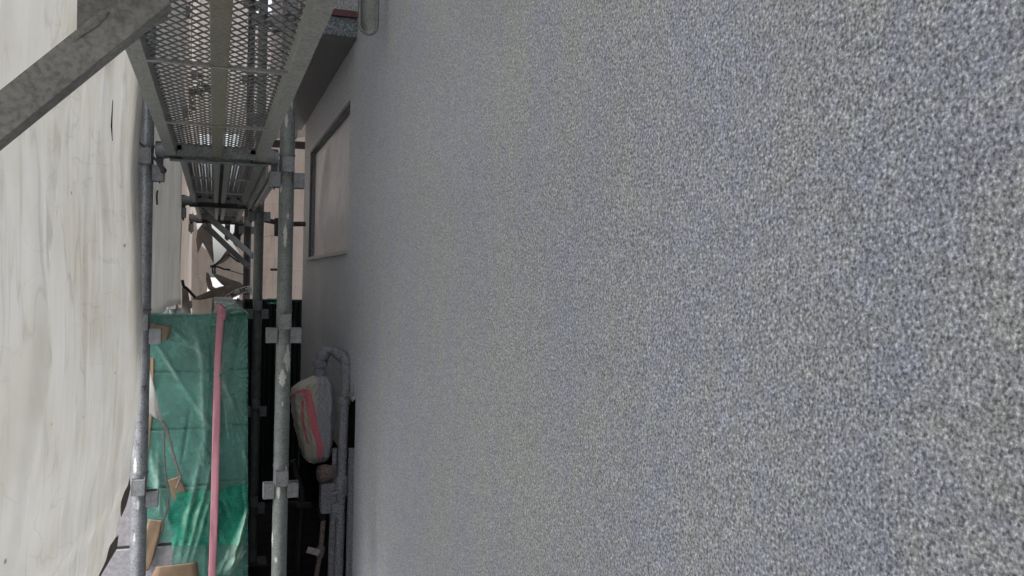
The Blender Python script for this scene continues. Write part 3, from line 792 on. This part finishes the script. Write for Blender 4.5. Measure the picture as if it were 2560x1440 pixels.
far([(636, 40), (705, 30), (705, 335), (560, 335), (474, 335), (476, 172), (500, 160), (500, -40), (636, -60)], 'pale sheet high at the far end seen through the plank mesh', M['sheet_hi'], 23, y=7.2, amp=0.03)
far([(430, -60), (470, -60), (472, 200), (476, 330), (440, 330)], 'brownish sheet strip high at the far left seen through the plank mesh', M['beige'], 24, y=6.9, amp=0.02)
# printed hem band
top = [(541, 762), (556, 746), (574, 732), (592, 722), (612, 716), (626, 714)]
bot = [(549, 768), (563, 758), (581, 746), (599, 737), (615, 732), (630, 729)]
YH = 5.9
b = MB(); vs = []
for (a_, c_) in zip(top, bot): vs += [at(a_[0], a_[1], YH), at(c_[0], c_[1], YH)]
b.add(vs, [(2*i, 2*i+1, 2*i+3, 2*i+2) for i in range(len(top)-1)])
hb = tag(b.build('printed_band', M['band'], None, smooth=True, solid=0.002), 'pale hem band with black printed letters above the green film', 'sheet band')
txt = 'SOOTEC:30C'
for i, ch in enumerate(txt):
    t = 0.10+0.72*i/(len(txt)-1)
    k = t*(len(top)-1); j = min(int(k), len(top)-2); fr = k-j
    tp = at(*(top[j][q]+(top[j+1][q]-top[j][q])*fr for q in (0, 1)), YH-0.006)
    bt = at(*(bot[j][q]+(bot[j+1][q]-bot[j][q])*fr for q in (0, 1)), YH-0.006)
    n1_ = at(*(top[j+1][q] for q in (0, 1)), YH); n0_ = at(*(top[j][q] for q in (0, 1)), YH)
    ang = math.atan2(n1_.z-n0_.z, n1_.x-n0_.x)
    cu = bpy.data.curves.new('letter', 'FONT'); cu.body = ch; cu.size = 0.036; cu.align_x = 'CENTER'; cu.align_y = 'CENTER'; cu.extrude = 0.0006
    cu.offset = 0.0008
    cu.materials.append(M['ink'])
    tmp = bpy.data.objects.new('letter', cu)
    lm = bpy.data.meshes.new_from_object(tmp); bpy.data.objects.remove(tmp)
    if not lm.materials: lm.materials.append(M['ink'])
    lo = bpy.data.objects.new('letter', lm); COL.objects.link(lo); lo.parent = hb
    lo.location = tp*0.55+bt*0.45; lo.rotation_euler = (rad(90), -ang, 0)
# knot of cords
kn = thing('knotted_cord', 'black knotted cord tying the torn sheets at the far end', 'cord', at(535, 665, 6.3))
for i, pts in enumerate(([(526, 668), (533, 664), (540, 660), (552, 650), (562, 640), (572, 636), (580, 642), (592, 652), (600, 656)], [(533, 662), (531, 672), (533, 684)], [(538, 662), (537, 675), (538, 684)], [(534, 666), (548, 668), (560, 673), (575, 674)], [(526, 664), (536, 668), (541, 666)], [(560, 673), (580, 678), (600, 684), (620, 690)])):
    b = MB(); b.tube([at(q[0], q[1], 6.28) for q in pts], 0.006 if i != 5 else 0.003, 7)
    b.build('strand', M['cord'], kn, smooth=True)
# far beige sheet with creases beyond the house corner
def beige_fn(u, v):
    a_ = at(598+ (772-598)*u, 800-(800-325)*v, 7.3)
    cre = 0.0
    for k in (0.08, 0.17, 0.26, 0.33, 0.45, 0.52, 0.61, 0.70, 0.78, 0.9):
        cre += 0.0060*(0.5+nz(u*3, k*31))*math.exp(-((v-k-0.016*nz(u*4, k*9)-0.01*(u-0.5)*nz(k*77, 2))/0.0035)**2)
    return a_+Vector((0, 0.02*nz(u*3, v*5, 41)-cre*1.5, 0))
b = MB(); b.grid(60, 300, beige_fn)
tag(b.build('scaffold_sheet', M['beige'], None, smooth=True, solid=0.002), 'beige stained sheet with level creases between right post and house corner', 'sheet')
# rolled cream sheet under the soffit end
rl = thing('rolled_sheet', 'rolled cream sheet bundled below the dark soffit beyond the post', 'sheet', at(720, 320, 6.9))
b = MB(); vs = [at(672, 322, 6.9), at(690, 324, 6.9), at(715, 324, 6.9), at(745, 322, 6.9), at(775, 320, 6.9)]
b.tube(vs, [0.03, 0.068, 0.072, 0.07, 0.06], 18); b.build('roll', M['cream'], rl, smooth=True)
for q in (690, 740):
    b = MB(); c = at(q, 324, 6.9); b.tube([c+Vector((0, 0.076*math.sin(a_), 0.076*math.cos(a_))) for a_ in [2*math.pi*k/14 for k in range(15)]], 0.005, 6)
    b.build('binding_cord', M['cordg'], rl, smooth=True)
b = MB(); b.bar(at(670, 358, 6.95), at(775, 365, 6.95), 0.05, 0.055)
tag(b.build('timber_batten', M['tie'], None, bevel=0.004), 'dark batten below the rolled cream sheet', 'batten')

# flat diagonal braces at the far end
def flatbar(a_, c_, y0, y1, w, label, mat=M['dark'], group='flat braces at the far end', name='diagonal_brace'):
    p_ = thing(name, label, 'brace', at(a_[0], a_[1], y0), group)
    b = MB(); A, B = at(a_[0], a_[1], y0), at(c_[0], c_[1], y1)
    b.bar(A, B, 0.008, w); b.build('bar', mat, p_, bevel=0.0015)
    for e in (A, B):
        b = MB(); b.tube([e+Vector((0, -0.012, 0)), e+Vector((0, 0.012, 0))], 0.012, 8); b.build('bolt', M['pocket'], p_, smooth=True)
    return p_
flatbar((505, 528), (632, 640), 5.0, 5.9, 0.042, 'upper flat diagonal brace at the far end below the planks')
flatbar((512, 562), (622, 668), 5.6, 5.95, 0.040, 'lower flat diagonal brace at the far end crossing the bright gap')
flatbar((597, 530), (592, 612), 6.05, 6.05, 0.045, 'upright flat bar crossing the far diagonal braces')
flatbar((569, 560), (568, 598), 6.2, 6.2, 0.035, 'short thin upright bar in the bright gap')
flatbar((584, 592), (606, 560), 6.1, 6.1, 0.03, 'short sloping strut beside the upright flat bar')
# wall ties reaching the house
def wtie(pts, y, r, label, plate_px):
    p_ = thing('wall_tie', label, 'tie', at(pts[0][0], pts[0][1], y))
    b = MB(); b.tube([at(q[0], q[1], y) for q in pts], r, 12); b.build('rod', M['tie'], p_, smooth=True)
    b = MB(); c = at(plate_px[0], plate_px[1], y); b.box(c.x-0.012, c.x+0.012, y-0.02, y+0.02, c.z-0.06, c.z+0.035); b.build('clamp', M['tie'], p_, bevel=0.003)
wtie([(655, 548), (690, 556), (720, 560), (764, 560)], 4.62, 0.013, 'dark screw jack tie from the second post to the house wall', (692, 562))
wtie([(676, 674), (690, 674), (716, 674)], 5.2, 0.007, 'short dark stub tie behind the nearest post lower down', (702, 674))

# ------------------------------------------------------------------ block wall, film, tapes
YW = 3.0
topz = at(500, 790, YW).z
C_H = (at(500, 928, YW).z-at(500, 1213, YW).z)/2
z_c1 = at(500, 928, YW).z
bw = thing('block_wall', 'grey concrete block wall wrapped in green film', 'wall', (-0.2, YW, 0))
core = MB(); core.box(-0.62, -0.006, YW+0.010, YW+0.112, 0, topz-0.004); core.box(-0.006, 0.112, YW+0.050, END+0.1, 0, topz-0.004)
core.build('mortar', M['mortar'], bw)
def blockmesh(wx, wy, hz):
    b = MB(); b.box(0, wx, 0, wy, 0, hz)
    me = bpy.data.meshes.new('block'); bm = bmesh.new(); vs = [bm.verts.new(v) for v in b.v]
    for f_ in b.f: bm.faces.new([vs[i] for i in f_])
    bmesh.ops.bevel(bm, geom=bm.edges[:], offset=0.003, segments=1, affect='EDGES')
    bm.to_mesh(me); bm.free(); me.materials.append(M['block']); return me
J = 0.009
meA, meB, meC = blockmesh(0.39-J, 0.12, C_H-J), blockmesh(0.12-J, 0.39-J, C_H-J), blockmesh(0.195-J, 0.12, C_H-J)
z = z_c1; rows = []
zz = z_c1
while zz > -0.05: rows.append(zz); zz -= C_H
for i, zt in enumerate(rows):
    pass
def putblock(me, x, y, z):
    o_ = bpy.data.objects.new('block', me); COL.objects.link(o_); o_.parent = bw; o_.location = Vector((x, y, z))-Vector(bw.location)
zrow = z_c1
r_i = 0
while zrow > 0.02:
    zb = zrow  # bottom of the row above / top of this row
    for (zlo, ok) in ((zrow, r_i == 0),):
        if ok:
            hme = blockmesh(0.39-J, 0.12, topz-zrow-J/2); hmb = blockmesh(0.12-J, 0.39-J, topz-zrow-J/2)
            putblock(hme, -0.39, YW, zrow+J/2); putblock(hme, -0.78+J, YW, zrow+J/2)
            for k in range(7): putblock(hmb, 0.003, YW+0.042+k*0.39, zrow+J/2)
    lo = zrow-C_H
    if r_i % 2 == 0:
        putblock(meA, -0.39, YW, lo+J/2); putblock(meA, -0.78+J, YW, lo+J/2)
    else:
        putblock(meC, -0.195, YW, lo+J/2); putblock(meA, -0.585+J/2, YW, lo+J/2)
    for k in range(7): putblock(meB, 0.003, YW+0.042+k*0.39, lo+J/2)
    zrow = lo; r_i += 1
# film with creases
cre = []
rr = random.Random(5)
for k in range(26):
    a_ = rad(-75+150*k/25.0)
    cre.append((548, 935, 548+90*math.cos(a_)*1.4, 935+90*math.sin(a_)*2.3, 0.0035, 4))
cre += [(392, 860, 470, 985, 0.006, 7), (470, 985, 530, 1075, 0.005, 7), (400, 800, 520, 900, 0.004, 9), (480, 800, 520, 960, 0.004, 10), (500, 860, 515, 1150, 0.005, 8),
        (512, 1090, 440, 1440, 0.005, 8), (525, 1180, 455, 1440, 0.006, 7), (530, 1230, 470, 1440, 0.005, 6), (370, 1100, 405, 1300, 0.005, 8), (378, 1120, 430, 1330, 0.004, 8), (395, 1120, 400, 1290, 0.004, 7)]
for k in range(14): cre.append((540+rr.uniform(0, 40), 1440, 618, 1330+rr.uniform(-60, 60), 0.004, 5))
for k in range(46):
    x = rr.uniform(360, 610); y = rr.uniform(790, 1420); a_ = rr.uniform(0.9, 2.0); L = rr.uniform(60, 200)
    cre.append((x, y, x+L*math.cos(a_), y+L*math.sin(a_), rr.uniform(-0.003, 0.003), rr.uniform(3, 8)))
def crease(px, py):
    s = 0.0
    for (x0, y0, x1, y1, a_, w) in cre:
        dx, dy = x1-x0, y1-y0; L2 = dx*dx+dy*dy
        t = ((px-x0)*dx+(py-y0)*dy)/L2
        if t < -0.05 or t > 1.05: continue
        d = abs((px-x0)*dy-(py-y0)*dx)/math.sqrt(L2)
        if d < w*2.5: s += a_*math.exp(-(d/w)**2)*max(0.0, min(1, 1.2-abs(2*t-1)))
    return s*1.8
def film_y(px, py):
    y = YW-0.012-crease(px, py)-0.003*nz(px*0.02, py*0.012, 3)
    if px > 552: y += 0.038*(px-552)/69
    return y
def film1(u, v):
    px = 346+(621-346)*u; py = 1475-(1475-786)*v
    q = at(px, py, YW-0.012); q.y = film_y(px, py)
    if v > 0.985: q.y += (v-0.985)/0.015*0.06; q.z = topz+0.008
    return q
def skip1(u, v):
    px = 346+(621-346)*u; py = 1475-(1475-786)*v
    if px < 430+4*nz(py*0.2, 1) and py > 1356+4*nz(px*0.15, 2) and px-385 > (1356-py)*-0.0+0: return True
    return px < 392 and py > 1400
def stress(o_, fn, nu, nv):
    at_ = o_.data.color_attributes.new('stress', 'FLOAT_COLOR', 'POINT')
    for j in range(nv):
        for i in range(nu):
            k = fn(i/(nu-1), j/(nv-1)); at_.data[j*nu+i].color = (k, k, k, 1)
b = MB(); b.grid(130, 300, film1, skip1)
fob = b.build('masking_film', M['film'], None, smooth=True)
stress(fob, lambda u, v: max(0.0, min(1.0, crease(346+275*u, 1475-689*v)/0.013))**1.6, 130, 300)
fo = tag(fob, 'translucent green plastic film stretched over the block wall', 'film')
# lower, more saturated film layer
def film2(u, v):
    lx = 428+8*math.sin(v*9)+(40*(v-0.8) if v > 0.8 else 0)
    px = lx+(619-lx)*u; topy = 1232-14*u+6*nz(u*7, 2)
    py = 1362-(1362-topy)*v
    q = at(px, py, YW-0.020); q.y -= crease(px, py)*1.1+0.003*nz(px*0.03, py*0.03, 8); q.y += 0.038*max(0, px-552)/69; return q
b = MB(); b.grid(100, 60, film2)
fob = b.build('masking_film', M['film2'], None, smooth=True)
stress(fob, lambda u, v: max(0.0, min(1.0, crease(432+187*u, 1362-(1362-1225)*v)/0.013))**1.6, 100, 60)
tag(fob, 'brighter emerald film patch low on the wrapped wall', 'film')
# film wrapped over the wall head running back
def film3(u, v):
    x = 0.004+0.118*u; y = YW-0.01+1.36*v
    return Vector((x, y, topz+0.012+0.010*nz(u*3, v*9, 6)+0.006*nz(u*9, v*22, 2)-(0.02*max(0, u-0.85)/0.15)))
b = MB(); b.grid(16, 70, film3)
tag(b.build('masking_film', M['film2'], None, smooth=True), 'crinkled green film lying on top of the wall head behind the pink tape', 'film')
# tapes
def strip(poly, y, label, mat, name='tape', cat='tape', curl=0.002, n=24):
    """poly: left and right edge polylines in pixels"""
    L, R = poly
    def fn(u, v):
        k = v*(len(L)-1); j = min(int(k), len(L)-2); fr = k-j
        lx = L[j][0]+(L[j+1][0]-L[j][0])*fr; ly = L[j][1]+(L[j+1][1]-L[j][1])*fr
        rx = R[j][0]+(R[j+1][0]-R[j][0])*fr; ry = R[j][1]+(R[j+1][1]-R[j][1])*fr
        if y == 'film':
            xx, yy = lx+(rx-lx)*u, ly+(ry-ly)*u
            q = at(xx, yy, YW-0.012); q.y = film_y(xx, yy)-0.0035; return q
        q = at(lx+(rx-lx)*u, ly+(ry-ly)*u, y); q.y -= curl*(1+nz(u*2, v*8, len(L)))+curl*0.8*math.sin(u*math.pi); return q
    b = MB(); b.grid(7, n, fn)
    return tag(b.build(name, mat, None, smooth=True, solid=0.0006), label, cat)
YT = YW-0.026
strip(([(545, 770), (541, 800), (536, 900), (533, 1000), (530, 1100), (527, 1250), (524, 1350), (520, 1460)], [(562, 768), (560, 800), (553, 900), (552, 1000), (550, 1100), (547, 1250), (543, 1350), (539, 1460)]), YT, 'long vertical pink tape down the front of the green film', M['tapep'], n=90)
strip(([(546, 800), (545, 788), (546, 772), (540, 760)], [(563, 800), (566, 789), (566, 774), (553, 758)]), YT-0.004, 'crumpled pink tape end folded over the wall head', M['tapep'], curl=0.006)
b = MB(); c = at(553, 778, YW-0.02)
def lump(u, v):
    q = at(532+24*u, 792-28*v*(1-0.6*abs(2*u-1)), YW+0.02); q.y -= 0.02*math.sin(u*math.pi)*(1-v)+0.006*nz(u*6, v*6); return q
b.grid(14, 10, lump); tag(b.build('paper_scrap', M['cream'], None, smooth=True, solid=0.001), 'pale crumpled paper scrap at the top of the pink tape', 'paper')
YT2 = YW-0.030
strip(([(384, 810), (380, 846)], [(428, 816), (420, 850)]), 'film', 'brown tape square at the upper left of the green film', M['tapeb'], curl=0.001)
strip(([(364, 805), (362, 822)], [(388, 809), (386, 824)]), 'film', 'narrow brown tape end tucked behind the left post', M['tapeb'], curl=0.001)
strip(([(419, 1200), (432, 1240), (439, 1252)], [(449, 1190), (466, 1228), (468, 1236)]), 'film', 'slanted brown tape under the shorter cord', M['tapeb'], curl=0.001)
strip(([(372, 1297), (362, 1330), (358, 1380), (358, 1425)], [(408, 1300), (400, 1340), (386, 1390), (372, 1425)]), 'film', 'tall brown tape beside the foot of the left post', M['tapeb'], curl=0.0015)
strip(([(390, 1416), (374, 1450), (372, 1470)], [(494, 1404), (497, 1450), (498, 1470)]), 'film', 'wide brown tape along the bottom of the green film', M['tapeb'], curl=0.0015)
strip(([(564, 1318), (574, 1370), (582, 1408)], [(598, 1306), (604, 1370), (605, 1400)]), YW+0.020, 'olive tape showing through the film at lower right', M['tapeb'], curl=0.0008)
strip(([(371, 890), (371, 1000), (366, 1100), (362, 1230)], [(385, 895), (384, 1000), (374, 1100), (365, 1230)]), 'film', 'thin brown tape strip along the left edge of the film', M['tapeb'], curl=0.001)
strip(([(526, 795), (522, 812)], [(545, 795), (538, 818)]), YW-0.026, 'pale green tape corner beside the top of the pink tape', M['film'], curl=0.001)

# ------------------------------------------------------------------ dark fence behind, and dark bundle
YFN = END+0.10
ftop = at(700, 756, YFN).z
fe = thing('sheet_fence', 'green ribbed metal fence coloured dark for shade across the end of the passage', 'fence', (0.3, YFN, 0))
b = MB(); n = 120
x0f, x1f = 0.19, 0.75
vs = []; fs = []
for i in range(n+1):
    x = x0f+(x1f-x0f)*i/n
    ph = (x/0.032) % 1.0
    y = YFN + (0.0 if ph < 0.35 else 0.012 if 0.5 < ph < 0.85 else 0.006)
    vs += [(x, y, 0.0), (x, y, ftop)]
for i in range(n): fs.append((2*i, 2*i+2, 2*i+3, 2*i+1))
b.add(vs, fs); b.build('ribbed_panel', M['fence'], fe, solid=0.001)
b = MB(); b.box(x0f, x1f, YFN-0.012, YFN+0.03, ftop, ftop+0.02); b.build('top_rail', M['fence'], fe, bevel=0.003)
def film4(u, v):
    a_ = at(668+54*u, 760-14*v, YFN-0.03); a_.y += 0.05*v+0.01*nz(u*9, v*3); return a_
b = MB(); b.grid(30, 8, film4); tag(b.build('film_scrap', M['film2'], None, smooth=True), 'strip of green film on top of the dark fence', 'film')
b = MB()
def dk(u, v):  # dark heap added only to fill the dark area above the fence
    a_ = 2*math.pi*u; th_ = math.pi*v
    c = at(592, 770, 6.35); r_ = 1+0.35*nz(math.cos(a_)*1.5, math.sin(a_)*1.5+v*3, 3)
    return c+Vector((0.12*math.sin(th_)*math.cos(a_)*r_, 0.10*math.sin(th_)*math.sin(a_)*r_, 0.085*math.cos(th_)*r_-0.03))
b.grid(33, 20, dk); o = tag(b.build('dark_filler_heap', M['cord'], None, smooth=True), 'added dark heap filling the dark area below the printed band', 'tarp')

# ------------------------------------------------------------------ gas meter, pipes
YM = 3.72
gm = thing('gas_meter', 'gas meter wrapped in an oversprayed plastic bag with pink tape', 'meter', at(785, 1050, YM))
mt, mb_ = at(790, 940, YM), at(785, 1157, YM)
MW = (at(833, 1050, YM).x-at(730, 1050, YM).x)/2
mc0 = at(781, 1050, YM)
HT = mt.z-mb_.z
BL = [(944, 784), (952, 768), (962, 745), (972, 731), (985, 728), (1030, 731), (1060, 737), (1110, 750), (1140, 757), (1152, 768), (1157, 778)]
BR = [(944, 812), (950, 822), (960, 830), (972, 833), (1000, 834), (1060, 832), (1110, 829), (1138, 826), (1150, 818), (1157, 800)]
def lin(tab, y):
    if y <= tab[0][0]: return tab[0][1]
    for (a, xa), (b_, xb) in zip(tab, tab[1:]):
        if y <= b_: return xa+(xb-xa)*(y-a)/(b_-a)
    return tab[-1][1]
SEC = [(0.0, 0.25), (0.10, -0.35), (0.36, -1.0), (0.62, -0.80), (0.90, -0.62), (1.0, -0.2), (0.98, 0.7), (0.55, 1.0), (0.12, 0.8)]
def bagp(u, v, off=0.0):
    py = 1157-(1157-944)*v
    xl, xr = at(lin(BL, py), py, YM).x, at(lin(BR, py), py, YM).x
    w = xr-xl; dep = 0.072*min(1.0, w/0.13)
    k = (u % 1.0)*len(SEC); a_ = int(k) % len(SEC); fr = k-int(k)
    (fx, fy), (gx, gy) = SEC[a_], SEC[(a_+1) % len(SEC)]
    sx_ = fx+(gx-fx)*fr; sy_ = fy+(gy-fy)*fr
    ridge = 0.05*nz(v*3.1, 4.4)                      # ridges wander a little
    x = xl+w*(sx_+ridge*math.sin(math.pi*sx_)); y = YM+dep*sy_
    # pulled film creases running down and across
    e = 0.0035*(1-2*abs(nz(sx_*7+v*7, v*2.5-sx_*3, 3)))**2
    e += 0.0028*(1-2*abs(nz(sx_*12-v*9, v*5+sx_*4, 8)))**2 + 0.003*nz(sx_*3, v*5, sy_*2)
    e += off
    z = (mb_.z+HT*v)+0.003*nz(sx_*5, sy_*4, 6)
    cx_ = sx_-0.5
    L = math.hypot(cx_, sy_) or 1
    return Vector((x+e*cx_/L, y+e*sy_/L, z))
NB = 180
b = MB(); b.grid(NB+1, 110, bagp)
b.add([bagp(i/40, 0) for i in range(40)], [tuple(range(40))]); b.add([bagp(i/40, 1) for i in range(40)], [tuple(range(39, -1, -1))])
b.build('bag', M['bag'], gm, smooth=True, origin=(mc0.x, YM, mc0.z))
def tape_on_bag(pts, w, nm='tape'):
    b = MB()
    def fn(u, v):
        k = v*(len(pts)-1); j = min(int(k), len(pts)-2); fr = k-j
        uu = pts[j][0]+(pts[j+1][0]-pts[j][0])*fr; vv = pts[j][1]+(pts[j+1][1]-pts[j][1])*fr
        return bagp(uu+(u-0.5)*w*(1+0.25*nz(v*6, u)), vv, 0.002)
    b.grid(10, 50, fn); b.build(nm, M['tapep2'], gm, smooth=True)
tape_on_bag([(0.205, 0.87), (0.225, 0.78), (0.25, 0.6), (0.28, 0.4), (0.305, 0.22), (0.31, 0.08)], 0.085)
tape_on_bag([(0.05, 0.76), (0.12, 0.82), (0.19, 0.87)], 0.05)
tape_on_bag([(0.17, 0.74), (0.165, 0.5), (0.165, 0.25)], 0.022)
tape_on_bag([(0.22, 0.965), (0.34, 0.955)], 0.02)
# pipe from the meter up, over and down
gp = thing('gas_pipe', 'grey oversprayed gas pipe bending over the meter and running down', 'pipe', at(858, 1200, 3.55))
P = [at(799, 945, YM), at(800, 915, YM), at(802, 893, YM), at(808, 880, YM), at(820, 875, YM-0.01), at(836, 878, YM-0.03), at(852, 886, 3.63), at(863, 900, 3.6), at(867, 920, 3.58), at(866, 950, 3.57), at(862, 1000, 3.56), at(859, 1060, 3.55), at(854, 1200, 3.55), at(850, 1330, 3.55), at(846, 1450, 3.55), at(842, 1600, 3.55)]
P2 = []
for i in range(len(P)-1):
    p0, p1_, p2_, p3_ = P[max(i-1, 0)], P[i], P[i+1], P[min(i+2, len(P)-1)]
    for k in range(6):
        t = k/6
        P2.append(0.5*((2*p1_)+(p2_-p0)*t+(2*p0-5*p1_+4*p2_-p3_)*t*t+(3*p1_-p0-3*p2_+p3_)*t**3))
P2.append(P[-1])
b = MB(); b.tube(P2, [0.0192+0.0013*nz(i*0.7, 3) for i in range(len(P2))], 16); b.build('tube', M['pipe'], gp, smooth=True)
def fitting(a_, c_, r_, nm, seg=12, par=gp, mat=M['pipe']):
    b = MB(); r_ *= 1.18; b.tube([a_, a_.lerp(c_, 0.12), a_.lerp(c_, 0.88), c_], [r_*0.86, r_, r_, r_*0.86], seg); return b.build(nm, mat, par, smooth=seg > 8)
fitting(at(800, 918, YM), at(801, 902, YM), 0.027, 'union_nut', 8)
fitting(at(798, 940, YM), at(800, 920, YM), 0.021, 'union_nut', 12)
fitting(at(803, 896, YM), at(815, 874, YM), 0.024, 'elbow')
fitting(at(840, 880, YM-0.03), at(858, 893, 3.61), 0.021, 'elbow')
fitting(at(867, 908, 3.59), at(866, 935, 3.575), 0.021, 'elbow')
fitting(at(861, 992, 3.56), at(860, 1012, 3.56), 0.024, 'coupling')
fitting(at(855, 1190, 3.55), at(854, 1240, 3.55), 0.022, 'coupling')
b = MB(); b.bar(at(866, 988, 3.53), at(893, 986, 3.45), 0.02, 0.008); b.bar(at(884, 960, 3.47), at(885, 990, 3.47), 0.006, 0.006); b.build('bracket', M['flash'], gp)
# governor and valve
gv = thing('gas_valve', 'grey boxy gas shut-off valve with round cap under the meter', 'valve', at(820, 1230, 3.6))
b = MB(); c = at(812, 1182, 3.6)
b.tube([c+Vector((-0.032, -0.02, 0)), c+Vector((-0.026, -0.02, 0)), c+Vector((0, -0.01, 0)), c+Vector((0.03, 0, 0))], [0.020, 0.034, 0.038, 0.030], 18); b.build('cap', M['rust'], gv, smooth=True)
b = MB(); a_, c_ = at(800, 1206, 3.6), at(846, 1278, 3.6); b.box(a_.x, c_.x, 3.56, 3.64, c_.z, a_.z); b.build('body', M['pipe'], gv, bevel=0.012)
b = MB(); a_, c_ = at(828, 1255, 3.57), at(850, 1290, 3.57); b.box(a_.x, c_.x, 3.535, 3.60, c_.z, a_.z); b.build('housing', M['pipe'], gv, bevel=0.008)
b = MB(); b.bar(at(812, 1238, 3.54), at(858, 1226, 3.52), 0.012, 0.014); b.build('lever', M['pipe'], gv, bevel=0.003)
b = MB(); b.tube([at(838, 1120, 3.63), at(836, 1170, 3.62), at(834, 1210, 3.61)], 0.012, 12); b.build('inlet', M['pipe'], gv, smooth=True)
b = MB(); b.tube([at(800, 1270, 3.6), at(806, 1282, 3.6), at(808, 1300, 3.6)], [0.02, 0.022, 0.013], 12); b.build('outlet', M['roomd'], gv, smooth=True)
b = MB(); b.tube([at(834, 1285, 3.58), at(831, 1350, 3.58), at(828, 1450, 3.58), at(824, 1600, 3.58)], 0.0155, 14)
tag(b.build('gas_pipe', M['pipe'], None, smooth=True), 'straight slim grey pipe going down from the valve housing', 'pipe')
tp = thing('service_pipe', 'thin rusty pipe with a pale tag below the valve', 'pipe', at(802, 1360, 3.6))
b = MB(); b.tube([at(809, 1290, 3.6), at(806, 1330, 3.6), at(802, 1375, 3.6), at(796, 1410, 3.6), at(790, 1445, 3.6), at(780, 1600, 3.6)], 0.0105, 12); b.build('tube', M['rust'], tp, smooth=True)
fitting(at(803, 1366, 3.6), at(799, 1392, 3.6), 0.0145, 'joint', 12, tp, M['rust'])
b = MB(); b.bar(at(768, 1374, 3.58), at(798, 1382, 3.58), 0.004, 0.026); b.build('tag', M['tag'], tp)
# dark stand pipe in the gap
sp = thing('dark_standpipe', 'dark bent pipe with a clamp in the black gap below the meter', 'pipe', at(748, 1300, 4.4))
b = MB(); b.tube([at(732, 1150, 4.4), at(742, 1190, 4.4), at(754, 1225, 4.4), at(755, 1250, 4.4), at(750, 1330, 4.4), at(744, 1450, 4.4), at(735, 1560, 4.4)], 0.0165, 12); b.build('tube', M['wedge'], sp, smooth=True)
b = MB(); b.bar(at(741, 1262, 4.36), at(778, 1262, 4.36), 0.02, 0.026); b.build('clamp', M['wedge'], sp, bevel=0.003)

# ------------------------------------------------------------------ leafy sprig behind the plank mesh
bt_ = thing('leafy_sprig', 'small green leafy sprig glimpsed through the nearest plank mesh', 'plant', at(470, 260, 5.5))
stem = [at(430, 300, 5.6), at(455, 262, 5.5), at(475, 235, 5.5), at(492, 215, 5.5), at(510, 198, 5.5)]
b = MB(); b.tube(stem, [0.006, 0.005, 0.004, 0.003, 0.002], 6); b.build('stem', M['stem'], bt_, smooth=True)
rl_ = random.Random(11)
def leafmesh():
    b = MB(); vs = []; n = 6
    for i in range(n+1):
        t = i/n; w = 0.018*math.sin(math.pi*min(1, t*0.97+0.03))**0.8
        vs += [(-w, t*0.09, 0.006*math.sin(t*3)), (0, t*0.09, -0.003+0.004*math.sin(t*3)), (w, t*0.09, 0.006*math.sin(t*3))]
    b.add(vs, [f_ for i in range(n) for f_ in ((3*i, 3*i+1, 3*i+4, 3*i+3), (3*i+1, 3*i+2, 3*i+5, 3*i+4))])
    me = bpy.data.meshes.new('leaf'); me.from_pydata(b.v, [], b.f); me.materials.append(M['leaf'])
    for p_ in me.polygons: p_.use_smooth = True
    return me
LM = leafmesh()
for i in range(30):
    k = rl_.uniform(0.2, 1)*(len(stem)-1); j = min(int(k), len(stem)-2); q = stem[j].lerp(stem[j+1], k-j)
    o_ = bpy.data.objects.new('leaf', LM); COL.objects.link(o_); o_.parent = bt_
    o_.location = q-Vector(bt_.location); o_.rotation_euler = (rl_.uniform(-1.2, 0.8), rl_.uniform(-0.8, 0.8), rl_.uniform(0, 6.28))
    s_ = rl_.uniform(0.7, 1.2); o_.scale = (s_, s_, s_)
